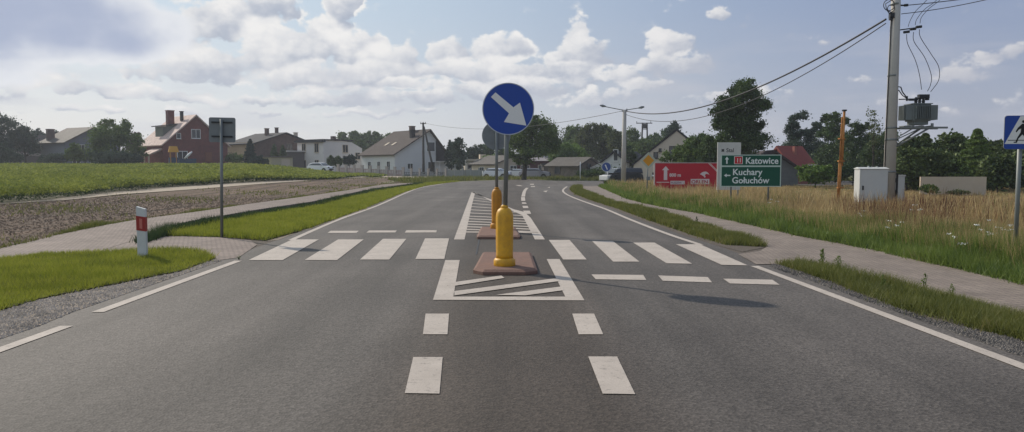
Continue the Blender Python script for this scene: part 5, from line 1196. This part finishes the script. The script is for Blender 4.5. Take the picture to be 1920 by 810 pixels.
# --- junction
T(998, 88, 112, 216, 303, 'mid', 'tall broad tree with leaning trunk right behind the blue arrow sign', 50, 12000, trunkpx=982, blobs=[(985,250,36,34),(1012,244,30,26),(968,276,27,26),(1008,284,36,24),(978,298,28,16),(1032,266,18,24),(1000,226,16,12),(960,292,14,12)])
T(1040, 138, 70, 234, 310, 'dark', 'dark tree right of the tall broad tree, first of the far wood', 51, 3600)
T(1063, 112, 74, 269, 312, 'light', 'light green rounded tree above the long grey shed', 52, 6500, blobs=[(1062,282,26,14),(1046,292,20,15),(1082,292,22,16),(1064,303,34,14)])
T(1075, 150, 56, 229, 300, 'mid', 'dark far tree with the highest top left of the willow', 53, 3400)
T(1118, 128, 74, 236, 305, 'olive', 'pale olive willow in the middle of the far wood', 54, 7500, blobs=[(1106,246,20,12),(1124,244,20,13),(1098,264,20,16),(1128,266,24,20),(1112,286,34,20),(1140,280,16,20)])
T(1100, 155, 50, 233, 300, 'dark', 'dark tree just behind the left of the willow', 55, 3000)
T(1142, 150, 60, 233, 305, 'mid', 'dark tree directly behind the right of the willow', 56, 3400)
T(1158, 122, 44, 243, 308, 'olive', 'smaller olive tree left of the lamp post', 57, 3400)
T(1188, 140, 60, 238, 310, 'mid', 'dark tree immediately right of the lamp post', 58, 3400)
T(1180, 96, 34, 268, 330, 'dark', 'dark tree filling the space under the lamp post arm left of the barn', 59, 3600)
T(1219, 135, 56, 248, 310, 'dark', 'dark tree in front of the twin-legged power pole', 60, 3000)
T(1246, 130, 44, 240, 300, 'dark', 'dark tree touching the left slope of the barn roof', 61, 2600)
T(1262, 118, 48, 226, 285, 'blue', 'open bluish tree rising behind the barn peak', 62, 2400, dens=.8)
T(1130, 92, 110, 316, 334, 'dark', 'low dark hedge along the far side of the junction', 63, 3600, name='hedge', shape='shrub', cat='hedge', lobes=9)
T(1182, 72, 22, 322, 345, 'mid', 'bushy green shrub behind the black off-road car', 64, 1600, name='shrub', shape='shrub', cat='shrub')
T(1024, 142, 64, 240, 312, 'dark', 'dark tree partly hidden by the right side of the tall broad tree', 65, 3600)
T(1090, 136, 60, 250, 312, 'mid', 'mid green tree between the light green tree and the willow', 66, 3600)
T(1205, 128, 60, 256, 318, 'mid', 'mid green tree low between lamp post and barn roof', 67, 3600)
# --- right
T(1308, 68, 92, 256, 345, 'mid', 'broad bushy tree covering the right half of the barn gable', 70, 9000, ls=.17, blobs=[(1306,268,24,14),(1282,284,26,18),(1262,296,18,14),(1324,272,22,20),(1300,296,42,24),(1330,300,26,24),(1290,318,40,22)])
T(1330, 63, 54, 246, 345, 'dark', 'dark bushy tree between the barn bush and the big tall tree', 71, 5000, ls=.16)
T(1383, 62, 108, 152, 320, 'dark', 'tallest dark rounded tree standing above the green direction board', 72, 24000, ls=.15, blobs=[(1385,178,34,26),(1362,202,32,30),(1408,208,29,32),(1383,232,44,36),(1354,236,24,22),(1418,240,20,18),(1366,264,34,26),(1406,266,32,28),(1384,292,42,26),(1350,184,12,12)])
T(1355, 75, 60, 278, 345, 'dark', 'dark undergrowth beneath the tallest rounded tree', 73, 3600, shape='shrub', name='shrub', cat='shrub')
T(1420, 72, 60, 276, 345, 'dark', 'dark bush right of the tallest rounded tree by the dark roof', 74, 3600, shape='shrub', name='shrub', cat='shrub')
T(1478, 88, 46, 256, 340, 'dark', 'small dark tree above the dull red roof', 75, 3400)
T(1502, 80, 50, 209, 340, 'blue', 'tall lumpy dark tree right of the dull red roof', 76, 7000, blobs=[(1502,222,19,14),(1484,240,15,13),(1500,256,24,22),(1518,250,12,16),(1490,285,30,28),(1512,310,30,28)])
T(1538, 84, 54, 224, 340, 'blue', 'second lumpy dark tree left of the rusty pole', 77, 6000, blobs=[(1530,236,14,12),(1546,226,13,13),(1540,256,20,18),(1528,285,28,26),(1552,310,30,26)])
T(1566, 74, 62, 209, 345, 'dark', 'dark tree directly behind the rusty pole', 78, 8000, blobs=[(1562,222,20,15),(1582,232,15,17),(1558,252,22,20),(1580,270,24,24),(1562,298,34,34)])
T(1605, 70, 60, 228, 345, 'dark', 'dark tree right of the rusty pole', 79, 7000, blobs=[(1607,243,17,15),(1594,262,20,20),(1620,268,20,20),(1604,300,34,36)])
T(1637, 60, 40, 196, 300, 'olive', 'thin see-through tree rising above the grey cabinet', 80, 520, shape='tall', lobes=6, ls=.11)
T(1650, 62, 66, 252, 350, 'dark', 'dark bushy tree behind the grey cabinet', 81, 7000, blobs=[(1650,268,22,18),(1672,262,18,16),(1640,292,26,28),(1670,300,30,34)])
T(1530, 52, 66, 307, 352, 'light', 'bright green low bush between the dull red roof and the rusty pole', 82, 5000, name='shrub', shape='shrub', cat='shrub', ls=.15)
T(1600, 56, 80, 300, 355, 'dark', 'low dark bushes behind the cabinets', 83, 5000, name='shrub', shape='shrub', cat='shrub')
cn = [(1703,48,44,258,'leftmost'),(1733,50,52,248,'second'),(1764,52,44,262,'third'),(1793,49,56,248,'fourth'),(1830,46,76,240,'fifth and tallest'),(1868,50,54,262,'sixth'),(1900,54,54,246,'seventh'),(1935,52,60,252,'last, rightmost')]
for k, (px, Y, w, t, wd) in enumerate(cn):
    T(px, Y, w*(1.9 if k % 2 else 1.5), t, 372, 'conifer' if k not in (4,) else 'mid', wd+' tree of the evergreen row on the right, counted from the concrete pole', 90+k, 8500 if k % 2 else 9000, name='evergreen_tree', shape='cone' if k in (1,4,6) else 'tall', lobes=9, group='evergreen row behind the beige wall', ls=.17)
for k, (px, Y, w, t, lb) in enumerate([(1700,46,70,276,'dark green undergrowth right of the concrete pole'),(1760,47,80,272,'dark green undergrowth right behind the beige wall left half'),(1820,48,80,274,'dark green undergrowth behind the right half of the beige wall'),(1872,43,70,284,'dark green bushes right of the beige wall'),(1925,46,80,280,'dark green bushes behind the walking figure sign post')]):
    T(px, Y, w, t, 376, 'conifer', lb, 110+k, 6500, name='shrub', shape='shrub', cat='shrub', ls=.17)
T(1745, 38.5, 34, 345, 372, 'mid', 'weedy green bush leaning on the left end of the beige wall', 120, 1500, name='shrub', shape='shrub', cat='shrub', ls=.1)
T(1800, 38.8, 44, 358, 374, 'olive', 'low weeds at the foot of the beige wall', 121, 1200, name='shrub', shape='shrub', cat='shrub', ls=.08)

# far woods closing the horizon, one mass
def farwood():
    rng = np.random.default_rng(5); xs = []
    for a in np.arange(-46, 47, .35):
        d = rng.uniform(300, 460); x = math.tan(R(a))*d; h = rng.uniform(6, 10)*(1.0 if a > 3 else .8)
        xs.append((x, d, h))
    pts = []
    for x, d, h in xs:
        n = 330; u = rng.normal(size=(n, 3)); u /= np.linalg.norm(u, axis=1, keepdims=True); r = rng.uniform(.4, 1, n)[:, None]
        pts.append(np.array([x, d, float(terr(x, d))+h*.5])+u*r*np.array([h*.75, h*.5, h*.55]))
    p = np.concatenate(pts); o = np_mesh('far_wood', quads(p, None, 1.1, rng, .8), 4, LM['blue'])
    tag(o, 'dark line of distant woodland closing the horizon behind the houses', 'woodland', kind='stuff')
farwood()

# ================================================================ grass, crops, gravel
def inpoly(x, y, poly):
    px = np.array([p[0] for p in poly]); py = np.array([p[1] for p in poly]); c = np.zeros(len(x), bool); j = len(px)-1
    for i in range(len(px)):
        cond = ((py[i] > y) != (py[j] > y)); xi = (px[j]-px[i])*(y-py[i])/(py[j]-py[i]+1e-12)+px[i]; c ^= cond & (x < xi); j = i
    return c
def scatter(poly, n, rng, d0=10, pw=1.5):
    """points in the polygon, thinner with distance"""
    px = [p[0] for p in poly]; py = [p[1] for p in poly]; out = []; tot = 0
    y0, y1 = max(2.5, min(py)), max(py)
    while tot < n:
        m_ = n*3; t = rng.uniform(0, 1, m_)
        e = 1-pw; y = (y0**e+(y1**e-y0**e)*t)**(1/e) if abs(e) > 1e-6 else y0*(y1/y0)**t
        x = rng.uniform(min(px), max(px), m_); ok = inpoly(x, y, poly) & (np.abs(x) < y*.80+1.5)
        q = np.stack([x[ok], y[ok]], 1); out.append(q); tot += len(q)
        if len(q) == 0: break
    return np.concatenate(out)[:n]
def blades(name, pts, h, w, m_, label, rng, lean=.45, zoff=.0, cat='grass', wscale=True, hvar=.5, zfun=None):
    n = len(pts); pts = pts+rng.normal(size=(n, 2))*(.02+.07*(rng.uniform(0, 1, n)**6))[:, None]; x, y = pts[:, 0], pts[:, 1]; z = terr(x, y)+zoff
    if zfun is not None: z = z+zfun(x, y)
    hh = h*(1+hvar*rng.uniform(-1, 1, n))*(1+.35*np.sin(x*1.7+y*.9)*np.sin(y*1.3-x*.5)); hh = hh*(1-.72*sm(23, 30, y)*sm(11, 17, x)); ww = w*rng.uniform(.7, 1.3, n)*(np.maximum(1, y/9) if wscale else 1)
    th = rng.uniform(0, 2*np.pi, n); la = rng.uniform(0, 2*np.pi, n); lr = lean*hh*rng.uniform(.2, 1, n)
    dx, dy = np.cos(th)*ww/2, np.sin(th)*ww/2; b = np.stack([x, y, z], 1)
    v0 = b+np.stack([-dx, -dy, 0*x], 1); v1 = b+np.stack([dx, dy, 0*x], 1)
    mid = b+np.stack([np.cos(la)*lr*.35, np.sin(la)*lr*.35, hh*.6], 1); tip = b+np.stack([np.cos(la)*lr, np.sin(la)*lr, hh], 1)
    v2 = mid+np.stack([dx*.75, dy*.75, 0*x], 1); v3 = mid-np.stack([dx*.75, dy*.75, 0*x], 1)
    near = y < 22
    vs = np.stack([v0, v1, tip], 1).reshape(-1, 3)
    o = np_mesh(name, vs, 3, m_); tag(o, label, cat, kind='stuff'); return o
LM['lawn'] = leafmat('lawn_blades', (.17,.205,.02), (.35,.365,.05), .42, 1.6, (.24,.23,.07))
LM['verge'] = leafmat('verge_blades', (.085,.105,.022), (.20,.205,.05), .35, 1.8, (.30,.24,.12))
LM['weed'] = leafmat('tall_green_grass', (.07,.12,.022), (.20,.26,.055), .38, 1.0, (.24,.20,.09))
LM['dry'] = leafmat('tall_dry_grass', (.27,.19,.085), (.56,.42,.21), .3, .5, (.42,.28,.15))
LM['dock'] = leafmat('rusty_dock_stalks', (.085,.035,.02), (.20,.10,.055), .2, 1.5)
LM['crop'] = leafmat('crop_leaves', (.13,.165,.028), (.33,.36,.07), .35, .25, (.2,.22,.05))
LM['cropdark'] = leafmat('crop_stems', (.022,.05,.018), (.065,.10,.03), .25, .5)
rg = np.random.default_rng(21)
q = scatter(lawnA, 105000, rg, pw=1.6); blades('lawn_grass', q, .075, .0075, LM['lawn'], 'bright mown grass of the near left verge around the marker post', rg, 1.0, .015)
q = scatter(lawnA, 16000, rg, pw=1.6); q = q[(np.sin(q[:, 0]*2.3)*np.sin(q[:, 1]*3.1)+rg.normal(0, .5, len(q))) > .2]; blades('lawn_weeds', q, .085, .010, LM['verge'], 'drier and darker tufts inside the near left lawn', rg, 1.0, .015)
q = scatter(lawnB, 70000, rg, pw=1.6); blades('lawn_grass', q, .10, .0085, LM['lawn'], 'bright mown grass strip between left footpath and road', rg, .9, .012)
stripL = [(x+.12, y-.0) for x, y in swL[4:]]+[(x-.02+.55, y-.5) for x, y in reversed(swL[4:])]  # grass strip in a dark leaf colour, painting the raised footpath's shade
q = scatter(stripL, 14000, rg, pw=1.6); blades('rough_grass', q, .16, .010, LM['cropdark'], 'rough grass with shade put into its colour along the edge of the left footpath', rg, .8, .0)
stripU = [(x, y) for x, y in swU]+[(x-.4, y+2.2) for x, y in reversed(swU)]
q = scatter(stripU, 30000, rg, pw=1.7)
q = q[(np.sin(q[:, 0]*1.3)+np.sin(q[:, 1]*.7+q[:, 0])+rg.normal(0, .7, len(q))) > -.4]
blades('rough_grass', q, .13, .011, LM['verge'], 'patchy weeds between the left footpath and the ploughed soil', rg, .9, .012)
q = scatter(soil, 26000, rg, pw=1.5); q = q[(np.sin(q[:, 0]*.6+q[:, 1]*.31)*np.sin(q[:, 1]*.4)+rg.normal(0, .6, len(q))) > .95]
blades('stubble', q, .10, .012, LM['verge'], 'scattered weeds and straw on the ploughed soil', rg, 1.0, .01)
edge = W([(790,345),(860,339.8),(935,337.2),(1007,336.6),(1040,338.4),(1145,339)])
farv = edge+[(60, 80)]+[(60, 100), (8, 96), (-6, 98), (-12, 92), (-14, 84), (-12,78)]
q = scatter(farv, 26000, rg, pw=1.2); blades('verge_grass', q, .34, .012, LM['verge'], 'olive grass strip along the far side of the junction', rg, .7, 0)
q = scatter(vR1, 60000, rg, pw=1.7); q = q[rg.uniform(0, 1, len(q)) < .9]
vr1n = [(x+.50, y) for x, y in RL[3:]]+pL[0:10]
q = q[inpoly(q[:, 0], q[:, 1], vr1n)]; blades('verge_grass', q, .13, .010, LM['verge'], 'olive rough grass strip between road and right footpath beyond the crossing', rg, .9, .008)
gR = W([(1452,495),(1500,510),(1559,530),(1610,551),(1665,573),(1737,597),(1800,613),(1895,634),(1990,662)])
vr2 = gR+[ext(gR[-1], gR[-2], 3)]+[pL[-1]]+pL[13:-1][::-1]
q = scatter(vr2, 60000, rg, pw=1.5)
ed = rg.uniform(0, 1, len(q)) < (.55+.45*np.sin(q[:, 0]*5+q[:, 1]*2.3)*np.sin(q[:, 1]*3.1)); q = q[ed]
blades('verge_grass', q, .10, .0075, LM['verge'], 'yellowish rough grass between gravel shoulder and right footpath near the camera', rg, 1.0, .008)
# tall meadow on the right: green band along the path, dry grass behind
pUf = pU
def shift(pts, d):
    out = []
    for i, p in enumerate(pts):
        a = Vector(pts[max(i-1, 0)]); b = Vector(pts[min(i+1, len(pts)-1)]); t = (b-a).normalized(); n = Vector((-t.y, t.x))
        if n.x < 0: n = -n
        out.append(tuple(Vector(p)+n*d))
    return out
def shiftv(pts, near, far):
    A_, B_ = shift(pts, near), shift(pts, far); return [tuple(Vector(a).lerp(Vector(b), float(sm(11, 20, p[1])))) for a, b, p in zip(A_, B_, pts)]
g2 = shift(pU, .5)+shiftv(pU, 4.0, 1.9)[::-1]; g3 = shiftv(pU, 2.7, 1.3)+[(60, 12), (60, 62), (12, 58)]
edge_m = lambda q: q[(np.sin(q[:, 0]*2.1)*np.sin(q[:, 1]*1.7)+rg.normal(0, .5, len(q))) > -.9]
q = edge_m(scatter(shift(pU, -.12)+shift(pU, 1.1)[::-1], 62000, rg, pw=1.7)); blades('tall_grass', q, .20, .010, LM['weed'], 'green grass edging the far side of the right footpath', rg, .8, .008)
q = scatter(g2, 110000, rg, pw=1.6); blades('tall_grass', q, .31, .012, LM['weed'], 'tall green weeds and grass beyond the right footpath', rg, .5, 0)
q = scatter(g2, 26000, rg, pw=1.6); blades('tall_grass', q, .46, .007, LM['dry'], 'pale dry stalks standing among the tall green weeds', rg, .35, 0, hvar=.3)
q = scatter(g3, 210000, rg, pw=1.55); q = q[(np.sin(q[:, 0]*.9+1)*np.sin(q[:, 1]*.7)+np.sin(q[:, 0]*.31+q[:, 1]*.4)+rg.normal(0, .8, len(q))) > -.9]; blades('dry_meadow', q, .34, .0115, LM['dry'], 'tall straw-coloured dry meadow around the boards and the cabinets', rg, .45, 0, hvar=.35)
q = scatter(g3, 40000, rg, pw=1.55); q = q[(np.sin(q[:, 0]*.5)*np.sin(q[:, 1]*.33+1)+rg.normal(0, .4, len(q))) > .45]; blades('tall_grass', q, .34, .014, LM['weed'], 'green tufts inside the dry meadow', rg, .5, 0)
tc_ = scatter(g2+[], 130, rg, pw=1.2); tc3 = scatter(g3, 420, rg, pw=1.2)
tf = np.concatenate([np.repeat(tc_, 55, 0)]); tf = tf+rg.normal(size=tf.shape)*.16; blades('grass_tufts', tf, .40, .014, LM['weed'], 'taller green clumps rising out of the roadside weeds', rg, .7, 0)
tf = np.repeat(tc3, 50, 0); tf = tf+rg.normal(size=tf.shape)*.28; tf = tf[inpoly(tf[:, 0], tf[:, 1], g3)]; blades('grass_tufts', tf, .55, .012, LM['dry'], 'taller straw clumps in the dry meadow', rg, .6, 0)
dk_ = W([(1600,398),(1860,400),(1860,378),(1600,384)]); dk_ = [(7.5,14),(13,13),(19,20),(22,27),(17,30),(11,26),(8.6,19)]
q = scatter(dk_, 12000, rg, pw=1.2); q = q[(np.sin(q[:, 0]*1.1)*np.sin(q[:, 1]*.9)+rg.normal(0, .5, len(q))) > .3]; blades('dock_stalks', q, .62, .012, LM['dock'], 'reddish brown dock stalks in front of the pole and cabinets', rg, .3, 0, hvar=.3)
track2 = [(17.5, 24), (30, 22), (44, 30), (44, 36), (30, 33), (20, 29.5)]
sheet('sandy_track', [(24,30.5),(60,27),(60,36),(30,37)], .01, M['sand'])

# crop field: rows of leafy plants
def crop():
    rng = np.random.default_rng(33)
    front = W([(-250,389),(0,382.5),(100,374),(175,363.5),(300,352),(425,344.3),(560,337.8),(610,335.8),(685,329),(722,329)])
    poly = front+[wxy(700, 98), wxy(640, 103), wxy(560, 108), wxy(400, 112), wxy(0, 112), wxy(-200, 112)]
    p = scatter(poly, 15500, rng, pw=.85); n = len(p)
    # heavier along the visible front edge
    fe = []
    for i in range(len(front)-1):
        a, b = Vector(front[i]), Vector(front[i+1]); m_ = int((b-a).length*16)
        for _ in range(m_): t = rng.uniform(); v = a.lerp(b, t); fe.append((v.x+rng.normal(0, .25), v.y+abs(rng.normal(0, .7))))
    p = np.concatenate([p, np.array(fe)]); n = len(p)
    H = .62*rng.uniform(.75, 1.15, n)*(1+.14*np.sin(p[:, 0]*.35)*np.sin(p[:, 1]*.5)); z0 = terr(p[:, 0], p[:, 1]); H = H*(1-.6*sm(-.36, -.24, p[:, 0]/p[:, 1]))
    k = 15; j = np.repeat(np.arange(n), k); t = rng.uniform(0, 1, len(j))**.55
    c = np.stack([p[j, 0]+rng.normal(0, .16, len(j))*(.5+p[j, 1]/60), p[j, 1]+rng.normal(0, .16, len(j))*(.5+p[j, 1]/60), z0[j]+.05+H[j]*t], 1)
    sz = np.clip(.13*(c[:, 1]/40), .12, .36)
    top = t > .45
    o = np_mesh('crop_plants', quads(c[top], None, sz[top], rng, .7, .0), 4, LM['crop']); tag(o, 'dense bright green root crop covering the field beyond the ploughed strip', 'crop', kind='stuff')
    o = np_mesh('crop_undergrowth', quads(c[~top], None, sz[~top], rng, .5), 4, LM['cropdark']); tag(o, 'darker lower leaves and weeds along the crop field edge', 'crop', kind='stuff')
    sheet('crop_ground', poly, .03, M['turf'], cell=5)
crop()
# gravel stones
def stones(name, poly, n, rng, size, m_, label, pw=1.6, filt=None):
    p = scatter(poly, n, rng, pw=pw)
    if filt is not None: p = p[filt(p)]
    n = len(p); s = size*rng.uniform(.4, 1.4, n)*np.maximum(1, p[:, 1]/10)**.5
    v = np.array([(1,0,0),(0,1,0),(-1,0,0),(0,-1,0),(0,0,.75)], float); v = v[None]*rng.uniform(.7, 1.3, (n, 5, 3)); th = rng.uniform(0, 6.28, n)
    x = v[:, :, 0]*np.cos(th)[:, None]-v[:, :, 1]*np.sin(th)[:, None]; y = v[:, :, 0]*np.sin(th)[:, None]+v[:, :, 1]*np.cos(th)[:, None]
    V = np.stack([x*s[:, None]+p[:, 0:1], y*s[:, None]+p[:, 1:2], v[:, :, 2]*s[:, None]+.008], -1)
    tri = V[:, [0,1,4, 1,2,4, 2,3,4, 3,0,4]].reshape(-1, 3); o = np_mesh(name, tri, 3, m_); tag(o, label, 'gravel', kind='stuff')
M['stone'] = leafmat('crushed_stone', (.25,.21,.165), (.60,.50,.40), .0, 3, (.42,.38,.33)); M['stone_dk'] = leafmat('dark_crushed_stone', (.045,.042,.04), (.17,.15,.135), .0, 3)
stones('gravel_stones', gravA, 15000, rg, .016, M['stone'], 'loose light gravel stones between the left lawn and the road')
gz = [(x+.22, y) for x, y in RL[:3]]+gR+[ext(gR[-1], gR[-2], 3)]
stones('gravel_stones', gz[:3][::-1][::-1]+gR[:], 15000, rg, .014, M['stone_dk'], 'loose dark gravel stones between the road line and the right verge')

M['clod'] = leafmat('soil_clods', (.085,.055,.036), (.20,.135,.09), .0, 1.5)
stones('soil_clods', soil, 26000, rg, .019, M['clod'], 'loose brown clods on the ploughed strip', pw=1.3)
# single weeds and white flowers
def weed(px, py, h, leaf, label, seed, n=70, spread=.5):
    rng = np.random.default_rng(seed); f = G(px, py); rt = empty('weed_plant', (f.x, f.y, .01), 0, label, 'weed')
    mb = MB()
    for k in range(4):
        a = rng.uniform(0, 6.28); mb.tube([(0,0,0),(math.cos(a)*h*.15*spread,math.sin(a)*h*.15*spread,h*.5),(math.cos(a)*h*.4*spread,math.sin(a)*h*.4*spread,h*rng.uniform(.6,1))], [.006,.004,.002], 4)
    mb.build('stem', LM['weed'], rt)
    t = rng.uniform(0, 1, n); a = rng.uniform(0, 6.28, n); r = h*spread*.5*np.sqrt(rng.uniform(0, 1, n))*(1.1-t)
    c = np.stack([r*np.cos(a), r*np.sin(a), .02+h*t*.9], 1); np_mesh('leaves', quads(c, None, .07*h/.35, rng, .4), 4, LM[leaf], rt)
weed(1542, 497, .26, 'weed', 'tallest feathery weed at the start of the near right verge', 1, 90)
weed(1572, 500, .16, 'weed', 'low leafy weed just right of the tallest feathery weed', 2, 120, 1.6)
weed(1784, 556, .14, 'weed', 'small dark weed growing on the edge of the near right footpath', 3, 60, .9)
weed(1655, 543, .18, 'weed', 'small weed at the footpath edge in the middle of the right verge', 4, 50)
weed(1733, 546, .22, 'weed', 'thin weed at the footpath edge right of the middle of the verge', 5, 50)
weed(1306, 425, .26, 'cropdark', 'small dark weed on the right footpath edge beyond the crossing', 6, 60)
weed(448, 488, .07, 'weed', 'tiny weed at the road end of the left crossing apron', 7, 40, 1.5)
fl = [(1590,424,.5,'leftmost cluster'),(1681,432,.6,'second cluster'),(1640,452,.45,'third cluster, lower one'),(1744,484,.42,'fourth cluster'),(1803,474,.55,'fifth cluster'),(1815,478,.5,'sixth cluster'),(1832,476,.5,'seventh, rightmost cluster'),(1427,398,.5,'single far cluster under the green board')]
wf = mat('white_petals', (.75,.74,.68), .8)
for k, (px, py, h, wd) in enumerate(fl):
    rng = np.random.default_rng(200+k); f = G(px, py+ h*55*312/ (py) *.9 if False else py+14); rt = empty('wild_carrot', (f.x+.35, f.y-.05, 0), 0, wd+' of white umbel flowers in the right meadow', 'wildflower', 'white flowers in the meadow')
    mb = MB(); heads = []
    for j in range(4):
        a = rng.uniform(0, 6.28); e = (math.cos(a)*.16*rng.uniform(.3,1.2), math.sin(a)*.16, h*rng.uniform(.85,1.25)); mb.tube([(0,0,0),(e[0]*.3,e[1]*.3,h*.6),e], [.005,.004,.003], 4); heads.append(e)
    mb.build('stem', LM['weed'], rt)
    for e in heads: np_mesh('flower_head', quads(np.array(e)+rng.normal(size=(11, 3))*np.array([.026,.026,.006]), None, .024, rng, .9), 4, wf, rt)

# air
def haze():
    mb = MB(); mb.box((0, 2000, 7.4), (9200, 5200, 17.2)); m = bpy.data.materials.new('haze_air'); m.use_nodes = True; nt = m.node_tree
    nt.nodes.remove(nt.nodes['Principled BSDF']); v = nt.nodes.new('ShaderNodeVolumePrincipled'); v.inputs['Density'].default_value = HAZE
    v.inputs['Color'].default_value = (.86,.91,1,1); v.inputs['Anisotropy'].default_value = .3
    nt.links.new(v.outputs[0], nt.nodes['Material Output'].inputs['Volume'])
    o = mb.build('haze', m); o['kind'] = 'stuff'; tag(o, 'thin summer haze in the air over the whole scene')
    scene.cycles.volume_bounces = 0; scene.cycles.volume_max_steps = 8; scene.cycles.volume_step_rate = 10
HAZE = .00050
if HAZE: haze()
